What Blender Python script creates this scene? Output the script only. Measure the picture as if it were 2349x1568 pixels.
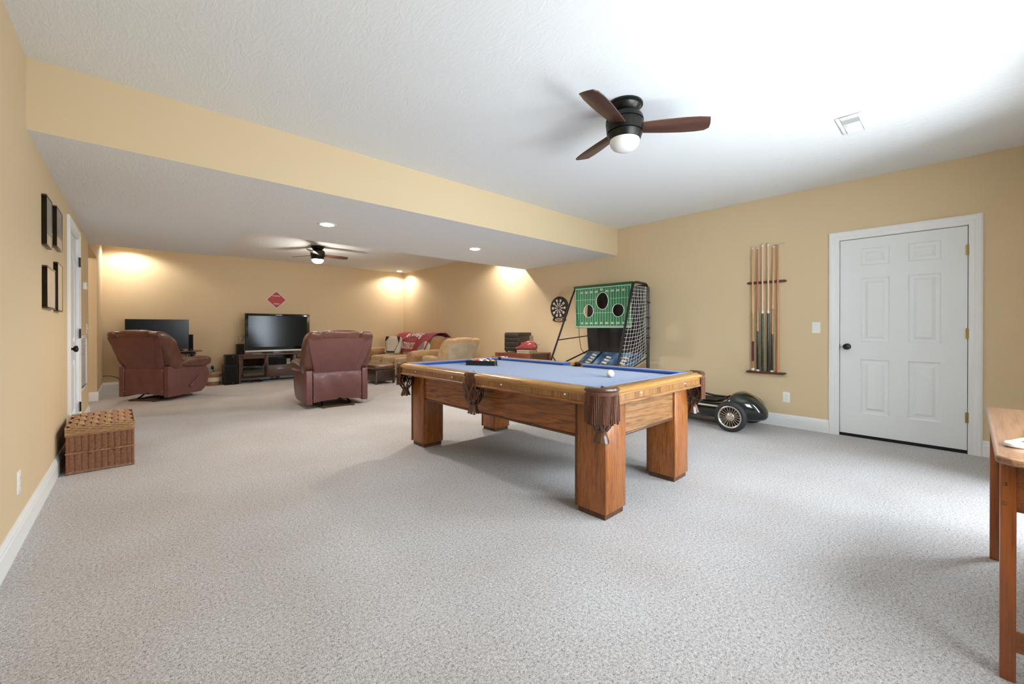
import bpy, bmesh, math, random
from mathutils import Vector, Matrix, Euler
random.seed(7)
for _o in list(bpy.data.objects): bpy.data.objects.remove(_o)
SC = bpy.context.scene; COL = SC.collection; PI = math.pi

# ------------------------------------------------------------------ camera, world, daylight, exposure
CAMF, CAMYAW, CAMPITCH, CAMH = 937.13, 42.5447, 0.1844, 1.112
cd = bpy.data.cameras.new('camera'); cam = bpy.data.objects.new('camera', cd); COL.objects.link(cam)
cd.sensor_width = 36.0; cd.lens = CAMF/2349*36.0; cd.shift_y = (756.12-784.0)/2349.0; cd.clip_start = 0.02; cd.clip_end = 200
cam.location = (0, 0, CAMH); cam.rotation_euler = (math.radians(90-CAMPITCH), 0, -math.radians(CAMYAW))
SC.camera = cam
SC.view_settings.view_transform = 'Standard'; SC.view_settings.look = 'None'
SC.view_settings.gamma = 1.0; SC.view_settings.use_curve_mapping = False
SC.view_settings.exposure = 0.47
SC.cycles.diffuse_bounces = 4; SC.cycles.glossy_bounces = 2; SC.cycles.max_bounces = 6; SC.cycles.transparent_max_bounces = 8
SC.cycles.use_light_tree = False; SC.cycles.sample_clamp_indirect = 6.0; SC.cycles.caustics_reflective = False; SC.cycles.caustics_refractive = False

def lin(c):
    if isinstance(c, str):
        c = c.lstrip('#'); c = [int(c[i:i+2], 16)/255 for i in (0, 2, 4)]
    return tuple((x/12.92 if x <= 0.04045 else ((x+0.055)/1.055)**2.4) for x in c)+(1.0,)

W = bpy.data.worlds.new('sky'); SC.world = W; W.use_nodes = True
_n = W.node_tree.nodes; _bg = _n['Background']; _sky = _n.new('ShaderNodeTexSky')
_sky.sky_type = 'HOSEK_WILKIE'; _sky.sun_direction = (0.3, 0.55, 0.78); _sky.turbidity = 4.0; _sky.ground_albedo = 0.4
W.node_tree.links.new(_sky.outputs[0], _bg.inputs[0]); _bg.inputs[1].default_value = 1.4

# room measures (metres; x along the soffit, y towards the television wall)
XL, XR, YF, YB = -0.454, 5.419, -0.64, 10.332
YS, YT, YK, XK = 3.52, 5.533, 7.731, 0.91
HC, HL = 2.631, 2.225
WX0, WX1, WZ1 = 3.52, 4.46, 2.06          # glass door in the near wall

VX0, VX1, VZ0, VZ1 = 1.25, 3.05, 0.86, 2.06   # window in the near wall, above the side table

def area(name, loc, rot, sx, sy, power, color, spread=PI):
    l = bpy.data.lights.new(name, 'AREA'); l.shape = 'RECTANGLE'; l.size = sx; l.size_y = sy
    l.energy = power; l.color = color; l.spread = spread
    o = bpy.data.objects.new(name, l); COL.objects.link(o); o.location = loc; o.rotation_euler = rot; return o
# daylight: open bright sky beyond the glass door (towards its right), and a shaded window above the side table
area('daylight_beyond_glass_door', (5.2, -1.55, 1.25), (math.radians(90), 0, 0), 2.65, 2.5, 470, (0.80, 0.91, 1.0))
area('daylight_through_window', ((VX0+VX1)/2, YF-0.16, (VZ0+VZ1)/2), (math.radians(90), 0, 0), VX1-VX0-0.06, VZ1-VZ0-0.06, 106, (0.80, 0.91, 1.0))

# ------------------------------------------------------------------ materials
MATS = {}
def newmat(name):
    m = bpy.data.materials.new(name); m.use_nodes = True; MATS[name] = m
    return m, m.node_tree.nodes, m.node_tree.links, m.node_tree.nodes['Principled BSDF']
def coords(n, l, scale=(1, 1, 1), kind='Object', rot=(0, 0, 0)):
    tc = n.new('ShaderNodeTexCoord'); mp = n.new('ShaderNodeMapping'); mp.inputs['Scale'].default_value = scale; mp.inputs['Rotation'].default_value = rot
    l.new(tc.outputs[kind], mp.inputs[0]); return mp.outputs[0]
def noise(n, l, vec, scale, detail=3, rough=.5, dist=0):
    t = n.new('ShaderNodeTexNoise'); t.inputs['Scale'].default_value = scale; t.inputs['Detail'].default_value = detail
    t.inputs['Roughness'].default_value = rough; t.inputs['Distortion'].default_value = dist; l.new(vec, t.inputs['Vector']); return t.outputs[0]
def ramp(n, l, fac, stops):
    r = n.new('ShaderNodeValToRGB'); e = r.color_ramp.elements
    e[0].position, e[0].color = stops[0][0], lin(stops[0][1]); e[1].position, e[1].color = stops[-1][0], lin(stops[-1][1])
    for p, c in stops[1:-1]:
        k = e.new(p); k.color = lin(c)
    l.new(fac, r.inputs[0]); return r.outputs[0]
def bump(n, l, b, h, strength, dist):
    k = n.new('ShaderNodeBump'); k.inputs['Strength'].default_value = strength; k.inputs['Distance'].default_value = dist
    l.new(h, k.inputs['Height']); l.new(k.outputs[0], b.inputs['Normal'])
def mat(name, color, rough=.5, metal=0, spec=.5, coat=0, var=None, bmp=None, emit=None, sheen=0, aniso=(1, 1, 1)):
    """plain procedural material: var=(scale, other colour), bmp=(scale, strength, distance)"""
    if name in MATS: return MATS[name]
    m, n, l, b = newmat(name)
    b.inputs['Base Color'].default_value = lin(color); b.inputs['Roughness'].default_value = rough; b.inputs['Metallic'].default_value = metal
    b.inputs['Specular IOR Level'].default_value = spec; b.inputs['Coat Weight'].default_value = coat; b.inputs['Coat Roughness'].default_value = .12
    if sheen: b.inputs['Sheen Weight'].default_value = sheen; b.inputs['Sheen Roughness'].default_value = .5
    v = coords(n, l, aniso)
    if var: l.new(ramp(n, l, noise(n, l, v, var[0], 4, .6), [(.32, color), (.68, var[1])]), b.inputs['Base Color'])
    if bmp: bump(n, l, b, noise(n, l, v, bmp[0], 3, .55), bmp[1], bmp[2])
    if emit: b.inputs['Emission Color'].default_value = lin(emit[0]); b.inputs['Emission Strength'].default_value = emit[1]
    return m
def wood(name, stops, axis='z', scale=9, rough=.35, coat=.3, stretch=.08, pores=.5, rings=0):
    if name in MATS: return MATS[name]
    m, n, l, b = newmat(name)
    sc = {'x': (stretch, 1, 1), 'y': (1, stretch, 1), 'z': (1, 1, stretch)}[axis]
    v = coords(n, l, sc)
    base = noise(n, l, v, scale, 5, .6, .6)
    if rings:
        wv = n.new('ShaderNodeTexWave'); wv.wave_type = 'BANDS'; wv.bands_direction = 'DIAGONAL'; wv.inputs['Scale'].default_value = rings; wv.inputs['Distortion'].default_value = 9
        wv.inputs['Detail'].default_value = 2; wv.inputs['Detail Scale'].default_value = 1.2; l.new(v, wv.inputs[0])
        mx = n.new('ShaderNodeMix'); mx.data_type = 'FLOAT'; mx.inputs[0].default_value = .30; l.new(base, mx.inputs[2]); l.new(wv.outputs['Fac'], mx.inputs[3]); base = mx.outputs[0]
    c = ramp(n, l, base, stops)
    if pores:
        sp = {'x': (.03, 1, 1), 'y': (1, .03, 1), 'z': (1, 1, .03)}[axis]
        pn = noise(n, l, coords(n, l, sp), scale*16, 2, .5)
        pr = ramp(n, l, pn, [(.36, '#000000'), (.5, '#ffffff')])
        mm = n.new('ShaderNodeMix'); mm.data_type = 'RGBA'; mm.blend_type = 'MULTIPLY'; mm.inputs[0].default_value = pores
        l.new(c, mm.inputs[6]); l.new(pr, mm.inputs[7]); c = mm.outputs[2]
    l.new(c, b.inputs['Base Color']); b.inputs['Roughness'].default_value = rough; b.inputs['Coat Weight'].default_value = coat; b.inputs['Coat Roughness'].default_value = .15
    return m
def glass(name, tint='#ffffff', refl=.08, trans=1.0):
    if name in MATS: return MATS[name]
    m, n, l, b = newmat(name); out = n['Material Output']
    tr = n.new('ShaderNodeBsdfTransparent'); tr.inputs[0].default_value = lin(tint)
    gl = n.new('ShaderNodeBsdfGlossy'); gl.inputs['Roughness'].default_value = .03
    mx = n.new('ShaderNodeMixShader'); mx.inputs[0].default_value = refl; l.new(tr.outputs[0], mx.inputs[1]); l.new(gl.outputs[0], mx.inputs[2]); l.new(mx.outputs[0], out.inputs[0])
    return m

# ------------------------------------------------------------------ mesh helpers
class MB:
    def __init__(s): s.v = []; s.f = []; s.mi = []; s.cur = 0
    def add(s, vs, fs, T=None):
        k = len(s.v)
        s.v += [tuple(T @ Vector(p)) if T is not None else tuple(p) for p in vs]
        s.f += [tuple(i+k for i in f) for f in fs]; s.mi += [s.cur]*len(fs); return s
    def box(s, x0, x1, y0, y1, z0, z1, T=None):
        return s.add([(x0, y0, z0), (x1, y0, z0), (x1, y1, z0), (x0, y1, z0), (x0, y0, z1), (x1, y0, z1), (x1, y1, z1), (x0, y1, z1)],
                     [(0, 3, 2, 1), (4, 5, 6, 7), (0, 1, 5, 4), (1, 2, 6, 5), (2, 3, 7, 6), (3, 0, 4, 7)], T)
    def loft(s, rings, caps=True, closed=True, T=None):
        n = len(rings[0]); vs = [p for r in rings for p in r]; fs = []
        for i in range(len(rings)-1):
            for j in range(n if closed else n-1):
                a = i*n+j; b = i*n+(j+1) % n; fs.append((a, b, b+n, a+n))
        if caps: fs.append(tuple(range(n-1, -1, -1))); fs.append(tuple(range((len(rings)-1)*n, len(rings)*n)))
        return s.add(vs, fs, T)
    def prism(s, poly, lo, hi, ax='z', T=None):
        f = {'z': lambda a, b, c: (a, b, c), 'y': lambda a, b, c: (a, c, b), 'x': lambda a, b, c: (c, a, b)}[ax]
        return s.loft([[f(a, b, lo) for a, b in poly], [f(a, b, hi) for a, b in poly]], T=T)
    def lathe(s, prof, n=24, c=(0, 0, 0), T=None, caps=True):
        return s.loft([[(c[0]+r*math.cos(2*PI*j/n), c[1]+r*math.sin(2*PI*j/n), c[2]+z) for j in range(n)] for r, z in prof], caps=caps, T=T)
    def tube(s, pts, r, n=8, closed=False, T=None, flat=None):
        P = [Vector(p) for p in pts]; m = len(P); rings = []; up = None
        for i in range(m):
            if closed: t = (P[(i+1) % m]-P[i-1])
            else: t = P[min(i+1, m-1)]-P[max(i-1, 0)]
            t = t.normalized() if t.length > 1e-9 else Vector((0, 0, 1))
            if up is None: up = Vector((0, 0, 1)) if abs(t.z) < .9 else Vector((1, 0, 0))
            up = up-t*up.dot(t); up = up.normalized() if up.length > 1e-6 else t.orthogonal().normalized()
            sd = t.cross(up); rr = r[i] if isinstance(r, (list, tuple)) else r
            fa = flat or (1, 1)
            rings.append([tuple(P[i]+sd*(math.cos(2*PI*j/n)*rr*fa[0])+up*(math.sin(2*PI*j/n)*rr*fa[1])) for j in range(n)])
        if closed: rings.append(rings[0]); return s.loft(rings, caps=False, T=T)
        return s.loft(rings, T=T)
    def cyl(s, p0, p1, r0, r1=None, n=16, T=None): return s.tube([p0, p1], [r0, r0 if r1 is None else r1], n, T=T)
    def puff(s, c, size, e1=.5, e2=.5, nu=24, nv=14, T=None, f=None):
        """superellipsoid cushion, size = full extents"""
        def sp(x, e): return math.copysign(abs(x)**e, x)
        vs = []
        for i in range(nv+1):
            ph = -PI/2+PI*i/nv
            for j in range(nu):
                th = 2*PI*j/nu
                p = Vector((sp(math.cos(ph), e1)*sp(math.cos(th), e2)*size[0]/2, sp(math.cos(ph), e1)*sp(math.sin(th), e2)*size[1]/2, sp(math.sin(ph), e1)*size[2]/2))
                if f: p = Vector(f(p))
                vs.append(tuple(p+Vector(c)))
        fs = [(i*nu+j, i*nu+(j+1) % nu, (i+1)*nu+(j+1) % nu, (i+1)*nu+j) for i in range(nv) for j in range(nu)]
        return s.add(vs, fs, T)
    def sphere(s, c, r, nu=24, nv=14, T=None): return s.puff(c, (2*r,)*3 if not isinstance(r, tuple) else tuple(2*x for x in r), 1, 1, nu, nv, T)
    def grid(s, fn, nu, nv, thick=0, T=None):
        vs = [tuple(fn(i/nu, j/nv)) for j in range(nv+1) for i in range(nu+1)]
        fs = [(j*(nu+1)+i, j*(nu+1)+i+1, (j+1)*(nu+1)+i+1, (j+1)*(nu+1)+i) for j in range(nv) for i in range(nu)]
        return s.add(vs, fs, T)
    def build(s, name, m, parent=None, bevel=0, seg=2, smooth=35, loc=None, rot=None, weld=True, kind=None, label=None, solid=0, clean=True):
        me = bpy.data.meshes.new(name); me.from_pydata(s.v, [], s.f); me.update()
        ms = m if isinstance(m, (list, tuple)) else [m]
        for x in ms: me.materials.append(x)
        if len(ms) > 1:
            for p, i in zip(me.polygons, s.mi): p.material_index = i
        b = bmesh.new(); b.from_mesh(me)
        if weld: bmesh.ops.remove_doubles(b, verts=b.verts, dist=1e-5)
        if clean: bmesh.ops.dissolve_degenerate(b, edges=b.edges, dist=1e-6)
        bmesh.ops.recalc_face_normals(b, faces=b.faces)
        bev_faces = None
        if bevel:
            for f_ in b.faces: f_.tag = True
            ed = [e for e in b.edges if len(e.link_faces) == 2 and e.calc_face_angle(0) > math.radians(28)]
            if ed: bmesh.ops.bevel(b, geom=ed, offset=bevel, offset_type='OFFSET', segments=seg, profile=.5, affect='EDGES', clamp_overlap=True)
        if bevel and smooth and smooth < 50: bev_faces = [not f_.tag for f_ in b.faces]
        if solid: bmesh.ops.solidify(b, geom=list(b.faces), thickness=solid)
        b.to_mesh(me); b.free()
        if smooth:
            me.polygons.foreach_set('use_smooth', bev_faces if bev_faces and len(bev_faces) == len(me.polygons) else [True]*len(me.polygons)); me.set_sharp_from_angle(angle=math.radians(smooth))
        o = bpy.data.objects.new(name, me); COL.objects.link(o)
        if parent is not None: o.parent = parent
        if loc: o.location = loc
        if rot: o.rotation_euler = rot
        if kind: o['kind'] = kind
        if label: o['label'] = label
        return o
def tag(o, label, cat, group=None):
    o['label'] = label; o['category'] = cat
    if group: o['group'] = group
    return o
def thing(name, label, cat, loc=(0, 0, 0), rz=0, group=None):
    o = bpy.data.objects.new(name, None); o.empty_display_size = .1; COL.objects.link(o)
    o.location = loc; o.rotation_euler = (0, 0, rz); return tag(o, label, cat, group)
def struct(o): o['kind'] = 'structure'; return o
def node(name, loc=(0, 0, 0), rz=0):
    o = bpy.data.objects.new(name, None); o.empty_display_size = .1; COL.objects.link(o); o.location = loc; o.rotation_euler = (0, 0, rz); return struct(o)
def dup(root, loc=None, rz=None, label=None):
    r = root.copy(); COL.objects.link(r)
    if loc is not None: r.location = loc
    if rz is not None: r.rotation_euler = (0, 0, rz)
    if label: r['label'] = label
    for ch in list(root.children):
        c = ch.copy(); COL.objects.link(c); c.parent = r
        for g in list(ch.children):
            e = g.copy(); COL.objects.link(e); e.parent = c
    return r
def rrect(w, d, r, n=5, cx=0, cy=0):
    pts = []
    for (sx, sy, a0) in ((1, 1, 0), (-1, 1, PI/2), (-1, -1, PI), (1, -1, 1.5*PI)):
        for k in range(n+1):
            a = a0+PI/2*k/n; pts.append((cx+sx*(w/2-r)+r*math.cos(a), cy+sy*(d/2-r)+r*math.sin(a)))
    return pts
def text_geo(txt, size, align='CENTER', bold=0):
    """2-d outline of lettering as (verts, faces)"""
    cu = bpy.data.curves.new('lettering', 'FONT'); cu.body = txt; cu.size = size; cu.align_x = align; cu.align_y = 'CENTER'; cu.resolution_u = 2; cu.offset = bold
    o = bpy.data.objects.new('lettering', cu); COL.objects.link(o); bpy.context.view_layer.update()
    me = o.to_mesh(); vs = [tuple(v.co) for v in me.vertices]; fs = [tuple(p.vertices) for p in me.polygons]
    o.to_mesh_clear(); bpy.data.objects.remove(o); bpy.data.curves.remove(cu); return vs, fs
def Tm(loc=(0, 0, 0), rot=(0, 0, 0), sc=(1, 1, 1)):
    return Matrix.Translation(loc) @ Euler(rot).to_matrix().to_4x4() @ Matrix.Diagonal((*sc, 1))
def lerp(a, b_, t): return a+(b_-a)*t
# ------------------------------------------------------------------ the room
M_wall = mat('wall_paint', '#d8c19c', rough=.75, spec=.2)
M_white = mat('white_trim_paint', '#eeeeec', rough=.35, spec=.4)
M_door = mat('white_door_paint', '#e9ebea', rough=.42, spec=.4, bmp=(220, .04, .002), aniso=(1, 1, .1))
M_plastic = mat('white_switch_plastic', '#f2f1ec', rough=.3)
M_dark = mat('dark_void', '#0b0a09', rough=.9)
M_bronze = mat('oil_rubbed_bronze', '#262523', rough=.35, metal=.8, var=(30, '#33312d'))
M_brass = mat('aged_brass', '#a58a4e', rough=.35, metal=.9)
def ceiling_mat():
    m, n, l, b = newmat('textured_ceiling_paint')
    b.inputs['Base Color'].default_value = lin('#eceeef'); b.inputs['Roughness'].default_value = .85; b.inputs['Specular IOR Level'].default_value = .15
    v = coords(n, l, (1, 1, 1)); w = coords(n, l, (1, .35, 1), rot=(0, 0, .5))
    a = noise(n, l, w, 17, 3, .6, 2.6); c = noise(n, l, v, 60, 1, .6, 0)
    mx = n.new('ShaderNodeMix'); mx.data_type = 'FLOAT'; mx.inputs[0].default_value = .18; l.new(a, mx.inputs[2]); l.new(c, mx.inputs[3])
    bump(n, l, b, mx.outputs[0], .38, .014); return m
def carpet_mat():
    m, n, l, b = newmat('speckled_carpet')
    v = coords(n, l, (1, 1, 1)); f1 = noise(n, l, v, 95, 2, .75, .4); f2 = noise(n, l, v, 260, 1, .6); f3 = noise(n, l, v, 1.6, 1, .5)
    mx = n.new('ShaderNodeMix'); mx.data_type = 'FLOAT'; mx.inputs[0].default_value = .45; l.new(f1, mx.inputs[2]); l.new(f2, mx.inputs[3])
    c = ramp(n, l, mx.outputs[0], [(.33, '#5f5752'), (.42, '#a5a19f'), (.55, '#cac7c6'), (.66, '#e0dede')])
    c2 = ramp(n, l, f3, [(.3, '#f3efec'), (.7, '#ffffff')])
    mm = n.new('ShaderNodeMix'); mm.data_type = 'RGBA'; mm.blend_type = 'MULTIPLY'; mm.inputs[0].default_value = 1; l.new(c, mm.inputs[6]); l.new(c2, mm.inputs[7])
    l.new(mm.outputs[2], b.inputs['Base Color']); b.inputs['Roughness'].default_value = .95; b.inputs['Specular IOR Level'].default_value = .05
    b.inputs['Sheen Weight'].default_value = .15
    bump(n, l, b, mx.outputs[0], .55, .012); return m
M_ceil = ceiling_mat(); M_carpet = carpet_mat()

struct(MB().box(XL-1.6, XR+.14, YF-.14, YB+.14, -.06, 0).build('floor', M_carpet, smooth=None))
struct(MB().box(XL-.14, XR+.14, YF-.14, YB+.14, HC, HC+.1).build('ceiling', M_ceil, smooth=None))
# dropped soffit across the room with a block on the left: beige faces, white underside
s = MB(); poly = [(XL-.05, YS), (XR+.05, YS), (XR+.05, YT), (XK, YT), (XK, YK), (XL-.05, YK)]
k = len(poly)
s.add([(x, y, HL) for x, y in poly]+[(x, y, HC+.02) for x, y in poly], [tuple(range(k))]); s.cur = 1
s.add([], []); s.f += [(i, (i+1) % k, (i+1) % k+k, i+k) for i in range(k)]; s.mi += [1]*k
struct(s.build('ceiling_soffit', [M_ceil, M_wall], smooth=None))
# walls
struct(MB().box(XL-.14, XR+.14, YB, YB+.14, 0, HC+.05).build('wall_back', M_wall, smooth=None))
DY0, DY1, DZ = -.082, .850, 2.045
r = MB(); r.box(XR, XR+.14, YF-.14, DY0, 0, HC+.05); r.box(XR, XR+.14, DY1, YB, 0, HC+.05); r.box(XR, XR+.14, DY0, DY1, DZ, HC+.05)
struct(r.build('wall_right', M_wall, smooth=None))
LD0, LD1, OP0, OP1, OPZ = 5.39, 6.20, 7.43, 8.93, 2.19
w = MB()
for a, b_ in ((YF-.14, LD0), (LD1, OP0), (OP1, YB)): w.box(XL-.13, XL, a, b_, 0, HC+.05)
w.box(XL-.13, XL, LD0, LD1, 2.05, HC+.05); w.box(XL-.13, XL, OP0, OP1, OPZ, HC+.05)
struct(w.build('wall_left', M_wall, smooth=None))
h = MB(); h.box(XL-1.6, XL-.13, OP1, OP1+.12, 0, HC); h.box(XL-1.6, XL-.13, OP0-.6, OP0-.48, 0, HC); h.box(XL-1.72, XL-1.6, OP0-.6, OP1+.12, 0, HC); h.box(XL-1.6, XL-.13, OP0-.6, OP1+.12, 2.44, 2.5)
struct(h.build('wall_hall', M_wall, smooth=None))
f = MB(); f.box(XL-.14, VX0, YF-.14, YF, 0, HC+.05); f.box(VX1, WX0, YF-.14, YF, 0, HC+.05); f.box(VX0, VX1, YF-.14, YF, 0, VZ0); f.box(VX0, VX1, YF-.14, YF, VZ1, HC+.05); f.box(WX1, XR+.14, YF-.14, YF, 0, HC+.05); f.box(WX0, WX1, YF-.14, YF, WZ1, HC+.05)
struct(f.build('wall_front', M_wall, smooth=None))
# glass door behind the camera (the room's daylight)
gd = node('window_1')
g = MB(); g.box(WX0, WX0+.09, YF-.12, YF-.04, .02, WZ1); g.box(WX1-.09, WX1, YF-.12, YF-.04, .02, WZ1); g.box(WX0+.09, WX1-.09, YF-.12, YF-.04, WZ1-.1, WZ1); g.box(WX0+.09, WX1-.09, YF-.12, YF-.04, .02, .16)
g.build('window_frame', M_white, gd, bevel=.004)
MB().box(WX0+.09, WX1-.09, YF-.085, YF-.079, .16, WZ1-.1).build('pane', glass('clear_glass'), gd, smooth=None)
g = MB(); g.box(WX0-.08, WX0, YF, YF+.018, 0, WZ1+.08); g.box(WX1, WX1+.08, YF, YF+.018, 0, WZ1+.08); g.box(WX0, WX1, YF, YF+.018, WZ1, WZ1+.08)
g.build('casing', M_white, gd, bevel=.004)
wn = node('window_2')
g = MB(); t_ = .05
for a_, b_ in ((VX0, VX0+t_), (VX1-t_, VX1), ((VX0+VX1)/2-t_/2, (VX0+VX1)/2+t_/2)): g.box(a_, b_, YF-.12, YF-.05, VZ0, VZ1)
g.box(VX0, VX1, YF-.12, YF-.05, VZ0, VZ0+t_); g.box(VX0, VX1, YF-.12, YF-.05, VZ1-t_, VZ1)
g.build('window_frame', M_white, wn, smooth=None)
for a_, b_ in ((VX0+t_, (VX0+VX1)/2-t_/2), ((VX0+VX1)/2+t_/2, VX1-t_)): MB().box(a_, b_, YF-.088, YF-.082, VZ0+t_, VZ1-t_).build('pane', glass('clear_glass'), wn, smooth=None)
g = MB(); g.box(VX0-.08, VX0, YF, YF+.018, VZ0-.08, VZ1+.08); g.box(VX1, VX1+.08, YF, YF+.018, VZ0-.08, VZ1+.08); g.box(VX0, VX1, YF, YF+.018, VZ1, VZ1+.08); g.box(VX0-.1, VX1+.1, YF, YF+.03, VZ0-.03, VZ0)
g.build('casing', M_white, wn, bevel=.004)
struct(MB().box(-30, 35, -45, YF-.2, -.25, -.2).build('ground_outside', mat('lawn_green', '#6f8f4a', rough=.95, var=(3, '#557a38')), smooth=None))
struct(MB().box(1.6, 6.6, YF-3.4, YF-.14, -.2, -.05).build('patio_slab', mat('pale_concrete', '#c9c6bf', rough=.9, var=(5, '#bdb9b0')), smooth=None))

# baseboards: stepped profile
def baseboard(name, runs):
    b = MB()
    for (p, q, nx, ny) in runs:   # from p to q, normal into the room
        prof = [(0, 0), (.016, 0), (.016, .098), (.013, .104), (.013, .116), (.009, .126), (.006, .14), (0, .14)]
        b.loft([[(e[0]+nx*d, e[1]+ny*d, z) for d, z in prof] for e in (p, q)])
    return struct(b.build(name, M_white, smooth=None))
baseboard('baseboard_back', [((XL, YB), (XR, YB), 0, -1)])
baseboard('baseboard_right', [((XR, .9205), (XR, YB), -1, 0), ((XR, YF), (XR, -.152), -1, 0)])
baseboard('baseboard_left', [((XL, YF), (XL, 5.31), 1, 0), ((XL, 6.28), (XL, OP0), 1, 0), ((XL, OP1), (XL, YB), 1, 0), ((XL-1.5, OP1), (XL+.016, OP1), 0, -1)])
baseboard('baseboard_front', [((XL, YF), (WX0-.08, YF), 0, 1), ((WX1+.08, YF), (XR, YF), 0, 1)])

# casing profile around an opening in a wall x = X, room side sgn
def casing(X, sgn, y0, y1, zt, wdt, parent):
    c = MB()
    prof = [(0, 0), (.010, 0), (.012, .012), (.012, .03), (.016, .038), (.020, .055), (.020, wdt-.012), (.016, wdt), (0, wdt)]
    def ring(fn): return [fn(d, t) for d, t in prof]
    c.loft([ring(lambda d, t: (X+sgn*d, y0-t, 0)), ring(lambda d, t: (X+sgn*d, y0-t, zt+t)), ring(lambda d, t: (X+sgn*d, y1+t, zt+t)), ring(lambda d, t: (X+sgn*d, y1+t, 0))])
    return c.build('casing', M_white, parent, smooth=None)
def panel_leaf(d, X, sgn, y0, y1, z0, z1, cols, rows, thick=.04, arch=False):
    """door leaf of stiles and rails with recessed panels; room face at X"""
    lf = MB(); xb = X-sgn*thick
    def bx(a, b_, c, e, m=lf, f0=X, f1=xb): m.box(min(f0, f1), max(f0, f1), a, b_, c, e)
    ys = [y0]+[v for c in cols for v in c]+[y1]; zs = [z0]+[v for r_ in rows for v in r_]+[z1]
    for i in range(0, len(ys), 2): bx(ys[i], ys[i+1], z0, z1)
    for (a, b_) in cols:
        for i in range(0, len(zs), 2): bx(a, b_, zs[i], zs[i+1])
    L = lf.build('leaf', M_door, d, smooth=None)
    for (a, b_) in cols:
        for (c, e) in rows:
            p = MB(); q = sgn
            ar = (lambda yy: 0)
            top = e
            lv = [(0, .0), (.011, .009), (.011, .012), (.036, .012), (.058, .0015)]   # inset, depth
            rings = []
            for ins, dep in lv:
                ring = [(X-q*dep, a+ins, c+ins), (X-q*dep, b_-ins, c+ins)]
                if arch and e == rows[-1][1]:
                    for k_ in range(9):
                        t = k_/8; yy = b_-ins+(a-b_+2*ins)*t; ring.append((X-q*dep, yy, e-ins-.10+.10*math.sin(PI*t)))
                else: ring += [(X-q*dep, b_-ins, e-ins), (X-q*dep, a+ins, e-ins)]
                rings.append(ring)
            p.loft(rings, caps=False); m_ = len(rings[-1]); p.add(rings[-1], [tuple(range(m_))])
            p.build('panel', M_door, L, smooth=None)
            if arch and e == rows[-1][1]:
                q2 = MB(); poly2 = [(a, e+.001), (b_, e+.001)]+[(b_+(a-b_)*k_/8, e-.10+.10*math.sin(PI*k_/8)) for k_ in range(9)]
                q2.prism(poly2, min(X, xb), max(X, xb), 'x'); q2.build('arch_rail', M_door, L, smooth=None)
    return L
def hinge(d, X, sgn, y, z, m, h=.09):
    k = MB(); k.cyl((X+sgn*.006, y, z-h/2), (X+sgn*.006, y, z+h/2), .0065, n=10); k.box(min(X, X+sgn*.003), max(X, X+sgn*.003), y-.014, y+.014, z-h/2, z+h/2)
    k.build('hinge', m, d)
def knob(d, X, sgn, y, z, m, oval=1.0):
    k = MB(); T = Tm((X, y, z), (0, sgn*PI/2, 0), (1, 1, 1))
    k.lathe([(.032, 0), (.032, .006), (.026, .011), (.011, .013), (.010, .032), (.018, .036), (.028, .044), (.030, .054), (.026, .063), (.012, .068), (.001, .069)], 24, T=T)
    k.build('knob', m, d)
d1 = node('door_1')
casing(XR, -1, DY0+.012, DY1-.012, DZ-.012, .082, d1)
j = MB(); j.box(XR, XR+.13, DY0, DY0+.016, 0, DZ); j.box(XR, XR+.13, DY1-.016, DY1, 0, DZ); j.box(XR, XR+.13, DY0, DY1, DZ-.016, DZ); j.box(XR+.06, XR+.075, DY0, DY1, 0, .012)
j.build('jamb', M_white, d1, smooth=None)
panel_leaf(d1, XR+.012, -1, DY0+.020, DY1-.020, .03, 2.024, [(.099, .318), (.447, .666)], [(.25, .80), (.975, 1.625), (1.75, 1.925)])
for z in (.321, 1.066, 1.807): hinge(d1, XR+.002, -1, DY0+.018, z, M_brass)
knob(d1, XR+.012, -1, .771, .925, M_bronze)
MB().box(XR+.008, XR+.05, DY0+.018, DY1-.018, .0, .030).build('door_sweep', M_dark, d1, smooth=None)
MB().box(XR+.0005, XR+.004, DY1-.021, DY1-.012, .90, .95).build('strike_plate', M_bronze, d1, smooth=None)
struct(MB().box(XR+.135, XR+.14, DY0, DY1, 0, DZ).build('wall_behind_door', M_dark, smooth=None))
d2 = node('door_2')
casing(XL, 1, LD0+.012, LD1-.012, 2.05-.012, .085, d2)
j = MB(); j.box(XL-.12, XL, LD0, LD0+.016, 0, 2.05); j.box(XL-.12, XL, LD1-.016, LD1, 0, 2.05); j.box(XL-.12, XL, LD0, LD1, 2.034, 2.05); j.build('jamb', M_white, d2, smooth=None)
panel_leaf(d2, XL-.012, 1, LD0+.02, LD1-.02, .012, 2.03, [(LD0+.14, LD1-.14)], [(.25, .80), (.97, 1.90)], arch=True)
for z in (.30, 1.06, 1.80): hinge(d2, XL+.012, 1, LD1-.020, z, M_bronze, .10)
knob(d2, XL-.012, 1, LD0+.085, .925, M_bronze)
struct(MB().box(XL-.128, XL-.125, LD0, LD1, 0, 2.05).build('wall_behind_left_door', M_dark, smooth=None))
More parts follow.
